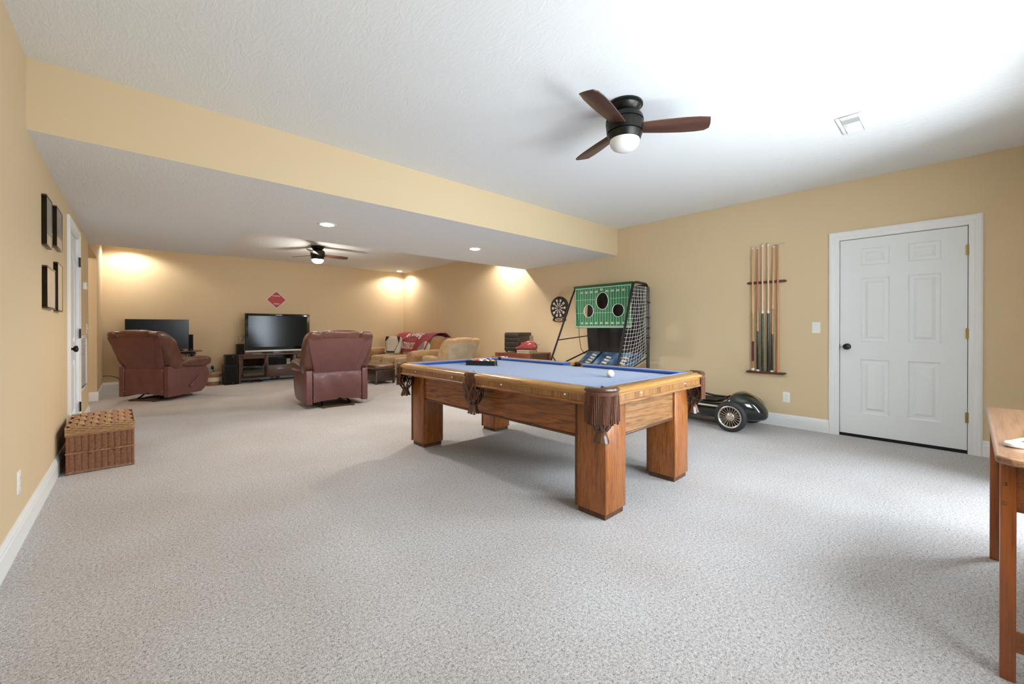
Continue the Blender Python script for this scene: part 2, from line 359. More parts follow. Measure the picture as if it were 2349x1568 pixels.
# ------------------------------------------------------------------ pool table
OAK = [(.28, '#64340f'), (.42, '#93521c'), (.58, '#a5601f'), (.74, '#7d4413')]
M_oak_z = wood('oak_grain_upright', OAK, 'z', 34, .4, .25, .07, .6)
M_oak_y = wood('oak_grain_lengthwise', OAK, 'y', 16, .4, .25, .12, .5, rings=11)
M_oak_x = wood('oak_grain_crosswise', [(.30, '#7d5226'), (.45, '#936536'), (.58, '#a07140'), (.72, '#87592b')], 'x', 16, .4, .25, .12, .5, rings=11)
M_oak_v = wood('oak_grain_rail_face', [(.28, '#55300f'), (.42, '#8a5a2a'), (.6, '#a8743a'), (.75, '#6f4318')], 'z', 40, .35, .35, .06, .55)
M_oak_top = wood('oak_rail_nosing', [(.3, '#a06c33'), (.5, '#bd8a4b'), (.7, '#a87439')], 'y', 14, .2, .7, .05, .3)
M_oak_topx = wood('oak_rail_nosing_crosswise', [(.3, '#a06c33'), (.5, '#bd8a4b'), (.7, '#a87439')], 'x', 14, .2, .7, .05, .3)
M_edge = mat('dark_oak_edge', '#4a2b14', rough=.4, var=(30, '#5d3a1c'))
M_felt = mat('blue_table_cloth', '#2f5288', rough=.95, spec=.1, var=(380, '#385c96'), bmp=(500, .12, .001), sheen=.35)
M_cush = mat('blue_cushion_cloth', '#2f5294', rough=.95, spec=.1, var=(300, '#385da2'), bmp=(500, .1, .001), sheen=.3)
M_leather = mat('brown_pocket_leather', '#472717', rough=.32, coat=.25, var=(25, '#58341e'), bmp=(90, .12, .003))
M_cord = mat('brown_fringe_cord', '#53301f', rough=.8, var=(200, '#6a4029'))
M_pearl = mat('pearl_stud', '#f3efe6', rough=.2, coat=.4)
HW, HLn = .68, 1.19
pt = thing('pool_table', 'oak pool table with blue cloth and fringed brown leather pockets', 'pool table', (2.5105, 2.469, 0), math.radians(.6))
LX, LY, LS = .435, .9935, .1075
for sx in (-1, 1):
    for sy in (-1, 1):
        m = MB(); m.box(-LS, LS, -LS, LS, .035, .686); leg = m.build('leg', M_oak_z, pt, bevel=.004, loc=(sx*LX, sy*LY, 0))
        MB().box(-LS+.012, LS-.012, -LS+.012, LS-.012, 0, .036).build('foot', M_edge, leg, smooth=None)
        e = MB()
        for ax in (-1, 1): e.box(ax*LS-.006, ax*LS+.004, -sy*LS-.004, -sy*LS+.010, .035, .66) if False else e.box(ax*LS-.010 if ax > 0 else -LS-.004, LS+.004 if ax > 0 else -LS+.010, LS-.010, LS+.004, .034, .66)
        e.build('edge_strip', M_edge, leg, bevel=.002)
for sx in (-1, 1):
    a = MB().box(-.014, .014, -(LY-LS), LY-LS, .455, .690).build('apron', M_oak_y, pt, loc=(sx*(LX+LS-.03), 0, 0), smooth=None)
    MB().box(-.019, .019, -(LY-LS), LY-LS, .445, .462).build('lower_moulding', M_edge, a, bevel=.004)
for sy in (-1, 1):
    a = MB().box(-(LX-LS), LX-LS, -.014, .014, .465, .690).build('apron', M_oak_x, pt, loc=(0, sy*(LY+LS-.03), 0), smooth=None)
    MB().box(-(LX-LS), LX-LS, -.019, .019, .455, .472).build('lower_moulding', M_edge, a, bevel=.004)
# slate bed with pocket notches, covered in cloth
bed = [];
BW, BL = .60, 1.11
for (cx, cy, a0, a1) in ((BW, BL, PI*1.5, PI), ):
    pass
def corner(cx, cy, sx, sy):
    pts = [(cx, cy-sy*.085), (cx-sx*.045, cy-sy*.055), (cx-sx*.055, cy-sy*.045), (cx-sx*.085, cy)]
    return pts if sx*sy > 0 else pts[::-1]
poly = []
poly += corner(BW, BL, 1, 1); poly += corner(-BW, BL, -1, 1)
poly += [(-BW, .06), (-BW+.045, .045), (-BW+.045, -.045), (-BW, -.06)]
poly += corner(-BW, -BL, -1, -1); poly += corner(BW, -BL, 1, -1)
poly += [(BW, -.06), (BW-.045, -.045), (BW-.045, .045), (BW, .06)]
MB().prism(poly, .690, .752).build('bed', M_felt, pt, smooth=None)
# rails: profile (u outward, z); segments of wood with cushion
def rail(along, c, lo, hi, sgn, nose=True):
    """along 'y': runs y lo..hi at x = sgn*u ; along 'x': runs x lo..hi at y = sgn*u; c = offset of outer face"""
    def P(u, t, z): return (sgn*u, t, z) if along == 'y' else (t, sgn*u, z)
    top = [(c-.085, .752), (c-.085, .780), (c-.022, .7815)]+[(c-.018+.026*math.sin(a), .762+.018*math.cos(a)) for a in (.2, .6, 1.0, 1.4, 1.8, 2.2, 2.6)]+[(c-.004, .744), (c-.004, .740)]
    face = [(c-.06, .700), (c-.06, .742), (c-.004, .742), (c-.004, .700)]
    low = [(c-.05, .684), (c-.05, .702), (c-.002, .702), (c+.004, .698), (c+.005, .690), (c, .684)]
    def seg(pr, l0, h0): 
        m = MB(); m.loft([[P(u, t, z) for u, z in pr] for t in (l0, h0)]); return m
    R = seg(face, lo, hi).build('rail', M_oak_v, pt, smooth=None)
    seg(top, lo-.002, hi+.002).build('rail_nosing', M_oak_top if along == 'y' else M_oak_topx, R, smooth=50)
    seg(low, lo, hi).build('rail_moulding', M_edge if False else M_oak_y if along == 'y' else M_oak_x, R, smooth=50)
    L = hi-lo
    for t in (lo+L*.17, lo+L*.72) if along == 'y' else (lo+L*.24, lo+L*.76):
        k = MB(); k.sphere(P(c-.004, t, .728), .0065, 10, 6); k.build('stud', M_pearl, R)
    # cushion with angled ends
    cu = [(c-.080, .7515), (c-.080, .780), (c-.118, .7805), (c-.132, .777), (c-.138, .770), (c-.128, .7535)]
    m = MB(); cut = [(0, .02)] 
    def off(u): return (c-.080-u)*.75
    m.loft([[P(u, lo+.012+off(u), z) for u, z in cu], [P(u, hi-.012-off(u), z) for u, z in cu]])
    m.build('cushion', M_cush, pt, smooth=None)
for sx in (-1, 1):
    rail('y', HW, .062, HLn-.105, sx); rail('y', HW, -(HLn-.105), -.062, sx)
for sy in (-1, 1): rail('x', HLn, -(HW-.105), HW-.105, sy)
# pockets
def pocket(px, py, ang, half, R, corner_):
    pk = bpy.data.objects.new('pocket', None); pk.empty_display_size = .05; COL.objects.link(pk); pk.parent = pt; pk.location = (px, py, 0); pk.rotation_euler = (0, 0, ang)
    m = MB(); n = 17
    arc = [(-half+2*half*i/(n-1)) for i in range(n)]
    pts = [(R*math.cos(a), R*math.sin(a), .772) for a in arc]
    m.tube(pts, .0165, 10, flat=(1.15, .95))
    m.loft([[(r_*math.cos(a), r_*math.sin(a), z) for r_, z in ((R-.03, .765), (R-.03, .70), (R-.022, .70), (R-.022, .765))] for a in arc])
    m.build('cap', M_leather, pk)
    fr = MB(); rf = R+.012; nc = int((2*half*rf)/.0088)
    fr.loft([[(r_*math.cos(a), r_*math.sin(a), z) for r_, z in ((rf-.006, .762), (rf+.003, .762), (rf+.003, .742), (rf-.006, .742))] for a in arc])
    rnd = random.Random(int(px*100+py*7))
    for i in range(nc):
        a = -half+2*half*(i+.5)/nc; sw = rnd.uniform(-.05, .05); ln = .150+rnd.uniform(-.008, .008)+.012*math.cos(a)
        P_ = []
        for q in range(19):
            t = q/18; aa = a+sw*t*t; rr = rf+.004*math.sin(t*2+i)+rnd.uniform(-.0003, .0003); P_.append((rr*math.cos(aa), rr*math.sin(aa), .745-ln*t))
        fr.tube(P_, [(.0040 if q % 2 else .0051) for q in range(19)], 6)
    fr.build('fringe', M_cord, pk, smooth=60)
    nt = MB(); ns = 7
    c0 = R*.30
    def npnt(a, t):
        rr = lerp(.078, .074, t/.45) if t < .45 else lerp(.074, .030, ((t-.45)/.55)**1.6); return (c0+rr*math.cos(a), rr*math.sin(a), .705-.165*t)
    for k_ in range(ns):
        for s_ in (-1, 1):
            nt.tube([npnt(2*PI*k_/ns+s_*.9*t/12, t/12) for t in range(13)], .0085, 6, flat=(1, .45))
    nt.build('net', M_leather, pk, smooth=60)
    ts = MB()
    for k_ in range(12):
        a = 2*PI*k_/12; ln = .055+.012*((k_*7) % 5)/5
        ts.loft([[(c0+r_*math.cos(a+da), r_*math.sin(a+da), z) for da, r_ in ((-w_, r0), (w_, r0), (w_, r0-.004), (-w_, r0-.004))] for w_, r0, z in ((.27, .033, .548), (.27, .029, .530), (.26, .034, .512), (.22, .046, .535-ln))])
    ts.build('tassel', M_leather, pk, smooth=50)
    th = MB(); th.lathe([(.056, .752), (.056, .70), (.05, .66), (.03, .655)], 16, c=(c0*.6, 0, 0), caps=False); th.build('throat', M_dark, pk)
q = .097
for sx in (-1, 1):
    for sy in (-1, 1):
        pocket(sx*(HW-q), sy*(HLn-q), math.atan2(sy, sx), 1.12, .092, True)
    pocket(sx*(HW-.052), 0, 0 if sx > 0 else PI, 1.05, .055, False)

# rack, balls
TZ = .7525
def tpt(x, y): 
    a = math.radians(.6); dx, dy = x-2.5105, y-2.469
    return x, y
rk = thing('ball_rack', 'black plastic triangle rack around the balls at the foot of the pool table', 'rack', (2.544, 3.185, TZ), math.radians(2))
def tri(rad, r=.03, n=5):
    pts = []
    for k_ in range(3):
        a = -PI/2+k_*2*PI/3; cx, cy = (rad-2*r)*math.cos(a), (rad-2*r)*math.sin(a)
        for i in range(n+1):
            b_ = a-PI/3+2*PI/3*i/n; pts.append((cx+r*math.cos(b_), cy+r*math.sin(b_)))
    return pts
BR = .0286; RO = .0286*2*4/math.sqrt(3)+BR*2+.014
M_rack = mat('black_rack_plastic', '#14161a', rough=.25, coat=.3)
m = MB(); A, B = tri(RO+.008), tri(RO-.002)
m.loft([[(x, y, z) for x, y in P_] for P_, z in ((A, .004), (A, .046), (B, .046), (B, .004), (A, .004))], caps=False); m.build('frame', M_rack, rk, smooth=50)
m = MB(); A2 = tri(RO+.018, .034); m.loft([[(x, y, z) for x, y in P_] for P_, z in ((A2, .0), (A2, .006), (B, .006), (B, 0), (A2, 0))], caps=False); m.build('flange', M_rack, rk, smooth=50)
def ball_mat(nm, col, stripe):
    m, n, l, b = newmat('ball_'+nm); b.inputs['Roughness'].default_value = .08; b.inputs['Coat Weight'].default_value = .5
    tc = n.new('ShaderNodeTexCoord'); sp = n.new('ShaderNodeSeparateXYZ'); l.new(tc.outputs['Object'], sp.inputs[0])
    ab = n.new('ShaderNodeMath'); ab.operation = 'ABSOLUTE'; l.new(sp.outputs[2], ab.inputs[0])
    ax = n.new('ShaderNodeMath'); ax.operation = 'ABSOLUTE'; l.new(sp.outputs[0], ax.inputs[0])
    def cr(fac, p, c0, c1):
        r_ = n.new('ShaderNodeValToRGB'); r_.color_ramp.interpolation = 'CONSTANT'; e = r_.color_ramp.elements; e[0].position = 0; e[0].color = lin(c0); e[1].position = p; e[1].color = lin(c1); l.new(fac, r_.inputs[0]); return r_.outputs[0]
    body = cr(ab.outputs[0], .0155, col, '#f1ebdb' if stripe else col)
    mask = cr(ax.outputs[0], .0262, '#000000', '#ffffff')
    mm = n.new('ShaderNodeMix'); mm.data_type = 'RGBA'; l.new(mask, mm.inputs[0]); l.new(body, mm.inputs[6]); mm.inputs[7].default_value = lin('#f1ebdb'); l.new(mm.outputs[2], b.inputs['Base Color']); return m
COLS = [('yellow', '#e9b21b'), ('blue', '#1d3f9a'), ('red', '#c42a22'), ('purple', '#4b2a72'), ('orange', '#e0661f'), ('green', '#13643c'), ('maroon', '#761c20')]
order = [(0, 0), (1, 1), (6, 0), (3, 1), ('black', 0), (5, 1), (2, 0), (4, 1), (0, 1), (3, 0), (5, 0), (4, 0), (2, 1), (6, 1), (1, 0)]
bm_ = None; rnd = random.Random(3); bi = 0
apex = Vector((2.544, 3.185)); ra = math.radians(2)
for row in range(5):
    for i in range(row+1):
        c, st = order[bi]; bi += 1
        nm, hx = ('black', '#141414') if c == 'black' else COLS[c]
        lx = (i-row/2)*2*BR; ly = -(BR*2*4/math.sqrt(3))+row*BR*math.sqrt(3)
        k_ = nm+('_striped' if st else '_solid')
        x = apex.x+lx*math.cos(ra)-ly*math.sin(ra); y = apex.y+lx*math.sin(ra)+ly*math.cos(ra)
        mm_ = ball_mat(k_, hx, st)
        b_ = MB(); b_.sphere((0, 0, 0), BR, 24, 16); o = b_.build('billiard_ball', mm_, loc=(x, y, TZ+BR), rot=(rnd.uniform(-1, 1), rnd.uniform(-1, 1), rnd.uniform(0, 6)))
        tag(o, ('%s and white striped billiard ball in the black triangle rack' if st else '%s solid billiard ball in the black triangle rack') % nm, 'ball', 'billiard balls in the triangle rack')
b_ = MB(); b_.sphere((0, 0, 0), BR, 32, 20)
tag(b_.build('cue_ball', mat('ivory_ball', '#efe8cf', rough=.12, coat=.4), loc=(2.566, 1.725, TZ+BR)), 'plain ivory cue ball lying alone on the blue cloth', 'ball')
# ------------------------------------------------------------------ recessed lights, ceiling fans, vent
M_lens = mat('lit_lens', '#fff4e0', rough=.4, emit=('#fff2e0', 14))
def spot(name, parent, z, power, ang, blend, color, soft=.05):
    l = bpy.data.lights.new(name, 'SPOT'); l.energy = power; l.spot_size = math.radians(ang); l.spot_blend = blend; l.color = color; l.shadow_soft_size = soft
    o = bpy.data.objects.new(name, l); COL.objects.link(o); o.parent = parent; o.location = (0, 0, z); return o
def can(x, y, z, label, power, group='recessed ceiling lights'):
    c = thing('recessed_light', label, 'ceiling light', (x, y, z), 0, group)
    m = MB(); m.lathe([(.068, -.001), (.071, -.006), (.092, -.006), (.097, -.0005)], 32, caps=False); m.build('trim_ring', M_white, c)
    m = MB(); m.lathe([(.069, -.0005), (.066, -.004), (.05, -.012), (.02, -.016), (.001, -.017)], 32, caps=False); m.build('lens', M_lens, c)
    spot('recessed_light_bulb', c, -.03, power, 160, .45, (1.0, .94, .86)); return c
can(1.50, 4.56, HL, 'recessed light in the soffit, lit, nearer the left wall', 80)
can(3.48, 4.56, HL, 'recessed light in the soffit, lit, nearer the dartboard wall', 95)
can(5.12, 9.98, HC, 'small lit recessed light above the far corner behind the tan sofa', 50)
can(-.10, 10.0, HC, 'recessed light hidden by the soffit, washing the wall above the computer monitor', 40)
can(5.12, 5.88, HC, 'recessed light hidden by the soffit, washing the wall above the end table', 75)
M_blade = wood('mahogany_fan_blade', [(.3, '#3a211b'), (.5, '#4f3026'), (.7, '#60402f')], 'x', 12, .4, .15, .08, .3)
M_globe = mat('white_glass_globe', '#efefec', rough=.25, coat=.3)
M_globe_on = mat('lit_white_globe', '#fff6ea', rough=.3, emit=('#fff0dc', 9))
def fan(x, y, ang, label, lit):
    fn = thing('ceiling_fan', label, 'ceiling fan', (x, y, HC), math.radians(ang), 'ceiling fans'); fn.scale = (1, 1, .93)
    m = MB(); m.lathe([(.118, 0), (.120, -.004), (.120, -.014), (.113, -.018), (.113, -.022), (.108, -.024), (.098, -.045), (.075, -.066), (.066, -.072), (.066, -.09)], 40); m.build('canopy', M_bronze, fn, smooth=30)
    m = MB(); m.lathe([(.06, -.075), (.095, -.078), (.113, -.086), (.121, -.10), (.125, -.125), (.118, -.127), (.118, -.134), (.126, -.136), (.122, -.17), (.118, -.206), (.110, -.208), (.110, -.214), (.117, -.216), (.108, -.245), (.103, -.258), (.097, -.262)], 40); m.build('motor_housing', M_bronze, fn, smooth=30)
    m = MB(); m.lathe([(.099, -.254), (.099, -.275), (.094, -.295), (.08, -.315), (.055, -.330), (.025, -.337), (.001, -.338)], 40); m.build('globe', M_globe_on if lit else M_globe, fn)
    for k_ in range(3):
        a = k_*2*PI/3
        out = [(.085, .048), (.14, .054), (.25, .064), (.38, .071), (.47, .070), (.53, .062)]
        L = [(r_, w_) for r_, w_ in out]+[(.556, .040), (.553, .0), (.543, -.04), (.534, -.064)]+[(r_, -w_) for r_, w_ in out[::-1]]
        b_ = MB(); b_.prism(L, -.004, .004); b_.build('blade', M_blade, fn, bevel=.0015, rot=(math.radians(-13), 0, a), loc=(0, 0, -.172))
    if lit:
        l = bpy.data.lights.new('fan_bulb', 'POINT'); l.energy = 22; l.color = (1, .92, .82); l.shadow_soft_size = .09
        o = bpy.data.objects.new('fan_bulb', l); COL.objects.link(o); o.parent = fn; o.location = (0, 0, -.37)
    return fn
fan(2.445, 1.532, -50, 'bronze ceiling fan over the pool table with three mahogany blades and unlit globe', False)
fan(2.47, 8.02, 0, 'far ceiling fan with a lit globe above the recliners', True)
v = thing('ceiling_vent', 'white air supply vent set in the ceiling near the door', 'vent', (3.911, .530, HC), 0)
m = MB()
m.box(-.175, .175, -.075, -.050, -.008, 0); m.box(-.175, .175, .050, .075, -.008, 0); m.box(-.175, -.115, -.05, .05, -.008, 0); m.box(.13, .175, -.05, .05, -.008, 0)
m.build('frame', M_white, v, bevel=.003)
MB().box(-.12, .135, -.055, .055, -.002, 0).build('duct', M_dark, v, smooth=None)
for i in range(8):
    MB().box(-.002, .002, -.049, .049, -.008, .004).build('slat', M_white, v, loc=(-.02+i*.0195, 0, -.002), rot=(0, math.radians(-38), 0), smooth=None)
MB().box(-.115, -.03, -.05, .05, -.006, -.002).build('damper_plate', mat('grey_damper', '#b4b4b2', rough=.5), v, smooth=None)
MB().box(-.008, .008, .03, .064, -.016, -.006).build('lever', M_white, v, smooth=None)
hl = thing('hall_fill_light', 'added unseen fill light in the side hall beyond the left wall opening', 'ceiling light', (XL-.85, 8.0, 2.44))  # unseen lamp, added so the jamb of the hall opening glows
m = MB(); m.lathe([(.13, 0), (.13, -.02), (.11, -.06), (.06, -.09), (.001, -.095)], 28); m.build('shade', M_globe_on, hl)
l_ = bpy.data.lights.new('hall_fill_bulb', 'POINT'); l_.energy = 18; l_.color = (1, .88, .74); l_.shadow_soft_size = .08
o_l = bpy.data.objects.new('hall_fill_bulb', l_); COL.objects.link(o_l); o_l.parent = hl; o_l.location = (0, 0, -.14)
# ------------------------------------------------------------------ things on the walls
# every wall item is built in a local frame: a = along the wall, b = up, depth = out of the wall
def T_right(y, z): return Matrix(((0, 0, -1, XR), (-1, 0, 0, y), (0, 1, 0, z), (0, 0, 0, 1)))     # local x -> -y (to the right in view), local y -> up, local z -> into the room
def T_left(y, z): return Matrix(((0, 0, 1, XL), (1, 0, 0, y), (0, 1, 0, z), (0, 0, 0, 1)))
def T_back(x, z): return Matrix(((1, 0, 0, x), (0, 0, -1, YB), (0, 1, 0, z), (0, 0, 0, 1)))
def wthing(name, label, cat, Tw, group=None):
    o = thing(name, label, cat, (0, 0, 0), 0, group); o.matrix_world = Tw; return o
M_screw = mat('screw_steel', '#c9c7c0', rough=.3, metal=.6)
M_slot = mat('socket_slot', '#3a3835', rough=.7)
def plate(w, parent, wd=.070, ht=.115):
    m = MB(); m.prism(rrect(wd, ht, .006, 3), 0, .006); m.build('cover_plate', M_plastic, parent, bevel=.0015)
def outlet(Tw, label):
    o = wthing('wall_outlet', label, 'outlet', Tw, 'wall outlets'); plate(None, o)
    for s_ in (-1, 1):
        m = MB(); m.prism([(.0165*math.cos(a)*(1 if abs(math.cos(a)) < .8 else .9), s_*.0195+.0145*math.sin(a)) for a in [2*PI*i/20 for i in range(20)]], .006, .008); f_ = m.build('socket', M_plastic, o, smooth=None)
        m = MB(); m.box(-.0075, -.0055, s_*.0195, s_*.0195+.008, .0078, .0084); m.box(.0055, .0075, s_*.0195+.001, s_*.0195+.008, .0078, .0084); m.cyl((0, s_*.0195-.007, .0078), (0, s_*.0195-.007, .0084), .0024, n=8); m.build('slots', M_slot, f_, smooth=None)
    m = MB(); m.cyl((0, 0, .006), (0, 0, .0072), .003, n=10); m.build('screw', M_screw, o); return o
outlet(T_right(1.306, .335), 'white duplex outlet low on the wall under the cue rack')
outlet(T_left(3.27, .320), 'white outlet plate low on the left wall before the wicker chest')
outlet(T_back(1.132, .29), 'white outlet behind the striped basket on the television wall')
outlet(T_left(9.95, .30), 'white outlet near the far left corner with a cord plugged in')
def switch(Tw, label):
    o = wthing('light_switch', label, 'light switch', Tw, 'light switches'); plate(None, o, .074, .118)
    m = MB(); m.prism(rrect(.012, .026, .002, 2), .006, .008); m.prism([(-.004, -.004), (.004, -.004), (.004, .010), (-.004, .010)], .008, .016); m.build('toggle', M_plastic, o, smooth=None)
    
    for q_ in (-.03, .03): m = MB(); m.cyl((0, q_, .006), (0, q_, .007), .003, n=10); m.build('screw', M_screw, o)
switch(T_right(1.032, 1.122), 'white light switch between the cue rack and the white door')
switch(T_left(7.18, 1.11), 'white light switch beside the hall opening above the return grille')
th = wthing('thermostat', 'white thermostat on the left wall beyond the door', 'thermostat', T_left(6.80, 1.60))
m = MB(); m.prism(rrect(.13, .085, .008, 3), 0, .028); m.build('body', M_plastic, th, bevel=.003)
MB().box(-.03, .03, .0, .03, .028, .0285).build('display', mat('grey_display', '#a9b3a8', rough=.2), th, smooth=None)
gr = wthing('return_air_grille', 'white louvred return air grille low on the left wall', 'grille', T_left(6.70, .73))
m = MB()
for a, b_, c, e in ((-.33, .33, .27, .30), (-.33, .33, -.30, -.27), (-.33, -.30, -.27, .27), (.30, .33, -.27, .27)): m.box(a, b_, c, e, 0, .012)
m.build('frame', M_white, gr, bevel=.002)
MB().box(-.30, .30, -.27, .27, .0005, .001).build('duct', mat('grille_shadow', '#c5beb3', rough=.9), gr, smooth=None)
sl = None
for i in range(27):
    if sl is None:
        m = MB(); m.box(-.30, .30, -.0065, .0065, -.0006, .0006); sl = m.build('slat', M_white, gr, smooth=None, loc=(0, -.26+i*.02, .006), rot=(math.radians(40), 0, 0))
    else:
        c = sl.copy(); COL.objects.link(c); c.parent = gr; c.location = (0, -.26+i*.02, .006)
# pictures on the left wall
M_frame = mat('dark_bronze_frame', '#3b2f1e', rough=.35, metal=.3, coat=.3)
M_glare1 = mat('grey_glass_glare', '#8f8b80', rough=.5, var=(6, '#a8a294')); M_glare2 = mat('warm_glass_glare', '#e6cfae', rough=.6, var=(4, '#edd9bd'))  # reflections in the picture glass, painted as flat grey and warm colours
M_pglass = glass('picture_glass', '#ffffff', .10)
def picture(y0, y1, z0, z1, label, split):
    d_ = .024; w_, h_ = y1-y0, z1-z0
    p = wthing('framed_picture', label, 'picture', T_left((y0+y1)/2, (z0+z1)/2), 'framed pictures on the left wall')
    m = MB(); t = .010
    for a, b_, c, e in ((-w_/2, w_/2, h_/2-t, h_/2), (-w_/2, w_/2, -h_/2, -h_/2+t), (-w_/2, -w_/2+t, -h_/2+t, h_/2-t), (w_/2-t, w_/2, -h_/2+t, h_/2-t)): m.box(a, b_, c, e, 0, d_)
    m.build('frame', M_frame, p, bevel=.001)
    zs = -h_/2+t+split*(h_-2*t)
    if split < 1: MB().box(-w_/2+t, w_/2-t, zs, h_/2-t, .004, .0215).build('print', M_glare1, p, smooth=None)
    MB().box(-w_/2+t, w_/2-t, -h_/2+t, zs, .004, .0215).build('warm_glare', M_glare2, p, smooth=None)
    MB().box(-w_/2+t, w_/2-t, -h_/2+t, h_/2-t, .0220, .0232).build('pane', M_pglass, p, smooth=None)
picture(4.00, 4.24, 1.655, 1.985, 'upper framed picture with a dark edge, nearer of the top pair on the left wall', .22)
picture(4.45, 4.76, 1.71, 2.01, 'upper framed picture, farther of the top pair beside the left door', .27)
picture(4.01, 4.38, 1.245, 1.525, 'lower framed pale picture, nearer of the bottom pair on the left wall', 1)
picture(4.50, 4.76, 1.24, 1.605, 'lower framed pale picture, farther and taller of the bottom pair on the left wall', 1)
# cue rack and cues
M_rackwood = wood('cherry_rack_wood', [(.3, '#4a1f14'), (.5, '#63301e'), (.7, '#74402a')], 'x', 14, .4, .2, .1, .4)
cr = wthing('cue_rack', 'two-bar dark cherry wooden cue rack screwed to the wall', 'cue rack', T_right(1.505, 0))
def bar(z, d_, hh, notch):
    m = MB(); L = .202
    out = [(-L, 0), (-L+.02, d_), (L-.02, d_), (L, 0)]
    pts = [(-L+.012, -hh), (L-.012, -hh), (L, -hh*.4), (L, hh*.4), (L-.012, hh), (-L+.012, hh), (-L, hh*.4), (-L, -hh*.4)]
    m.prism([(x, z+y) for x, y in pts], 0, d_); return m
bar(1.652, .028, .0145, True).build('upper_bar', M_rackwood, cr, bevel=.003)
bar(.602, .055, .012, False).build('lower_bar', M_rackwood, cr, bevel=.003)
def cue(y, ybase, ztop, zbot, label, sect, r0=.0148, r1=.0062, head=None):
    c = thing('pool_cue', label, 'pool cue', (XR-.040, ybase, zbot), 0, 'pool cues on the wall rack')
    H = ztop-zbot
    def at_(t): return (.0 + .0*t, (y-ybase)*t, H*t)
    for nm, t0, t1, mm, k in sect:
        ra, rb = r0+(r1-r0)*t0, r0+(r1-r0)*t1
        m = MB(); m.tube([at_(t0), at_(t1)], [ra*k, rb*k], 14); m.build(nm, mm, c)
    return c
ML = mat('maple_shaft', '#d9a870', rough=.3, coat=.3, var=(20, '#cf9a60'), aniso=(1, 1, .1)); MLd = mat('reddish_shaft', '#a9623c', rough=.3, coat=.3, var=(20, '#b8704a'), aniso=(1, 1, .1)); MLp = mat('pale_ash_shaft', '#e2c3a0', rough=.3, coat=.3)
MWh = mat('ivory_ferrule', '#efece0', rough=.3); MBk = mat('black_lacquer_butt', '#10130f', rough=.12, coat=.6, var=(40, '#182016')); MGn = mat('dark_green_butt', '#16281d', rough=.15, coat=.6, var=(50, '#233a2b'))
MMar = mat('maroon_wrap', '#5e1620', rough=.7, bmp=(300, .2, .001)); MGold = mat('gold_joint', '#b8a060', rough=.25, metal=.7); MBl = mat('blue_tip', '#35506b', rough=.9); MDB = mat('dark_butt_wood', '#3a2213', rough=.2, coat=.5); MMid = wood('birdseye_butt', [(.3, '#9a6a36'), (.6, '#bb8a50'), (.75, '#7c5226')], 'z', 30, .2, .5, .4, .3)
tip = lambda sh: [('shaft', .50, .985, sh, 1), ('ferrule', .985, .996, MWh, 1.02), ('tip', .996, 1.0, MBl, 1)]
cue(1.642, 1.636, 2.074, .618, 'leftmost cue on the rack, with a maroon wrapped grip and white butt cap', [('butt_cap', 0, .018, MWh, 1.06), ('butt', .018, .075, MMid, 1), ('grip', .075, .235, MMar, 1.01), ('forearm', .235, .44, MMid, 1), ('joint', .44, .465, MGold, 1.03), ('shaft', .465, .985, ML, 1), ('ferrule', .985, .996, MWh, 1.02), ('tip', .996, 1.0, MBl, 1)])
cue(1.591, 1.583, 2.072, .614, 'cue with a reddish shaft over a glossy black pointed butt', [('butt_cap', 0, .012, MWh, 1.05), ('butt', .012, .32, MBk, 1), ('forearm', .32, .45, MMid, 1), ('joint', .45, .47, MGold, 1.03), ('shaft', .47, .985, MLd, 1), ('ferrule', .985, .996, MWh, 1.02), ('tip', .996, 1.0, MBl, 1)])
cue(1.539, 1.533, 2.095, .614, 'cue with a pale shaft and dark green butt, third on the rack', [('butt', 0, .455, MGn, 1.05), ('joint', .455, .475, MWh, 1.04), ('shaft', .475, .98, MLp, 1), ('ferrule', .98, .996, MWh, 1.05), ('tip', .996, 1.0, MBl, 1)])
cue(1.481, 1.474, 2.096, .614, 'cue with a pale shaft and near black green butt, fourth on the rack', [('butt', 0, .455, MBk, 1.05), ('joint', .455, .475, MWh, 1.04), ('shaft', .475, .98, MLp, 1), ('ferrule', .98, .996, MWh, 1.05), ('tip', .996, 1.0, MBl, 1)])
cue(1.424, 1.440, 2.062, .614, 'leaning one-piece cue with a brown butt and white butt cap', [('butt_cap', 0, .012, MWh, 1.04), ('butt', .012, .30, MDB, 1), ('forearm', .30, .50, MMid, 1), ('shaft', .50, .985, ML, 1), ('ferrule', .985, .996, MWh, 1.02), ('tip', .996, 1.0, MBl, 1)])
br = thing('bridge_stick', 'plain maple bridge stick with a crossed metal head, rightmost on the rack', 'bridge stick', (XR-.040, 1.378, .614), 0)
m = MB(); m.tube([(0, 0, 0), (0, .007, 1.44)], [.0148, .0075], 14); m.build('shaft', mat('tan_maple_stick', '#c58a58', rough=.35, coat=.3, var=(18, '#b87c4c'), aniso=(1, 1, .1)), br)
m = MB(); m.tube([(0, .062, 1.43), (0, .04, 1.452), (0, .0, 1.455), (-.004, -.03, 1.462), (-.008, -.066, 1.464)], .0028, 8); m.sphere((0, .007, 1.45), .010, 12, 8); m.tube([(0, .04, 1.452), (0, .03, 1.46), (0, .01, 1.452)], .0025, 8); m.build('bridge_head', mat('bright_nickel', '#cfd0cc', rough=.2, metal=.9), br)
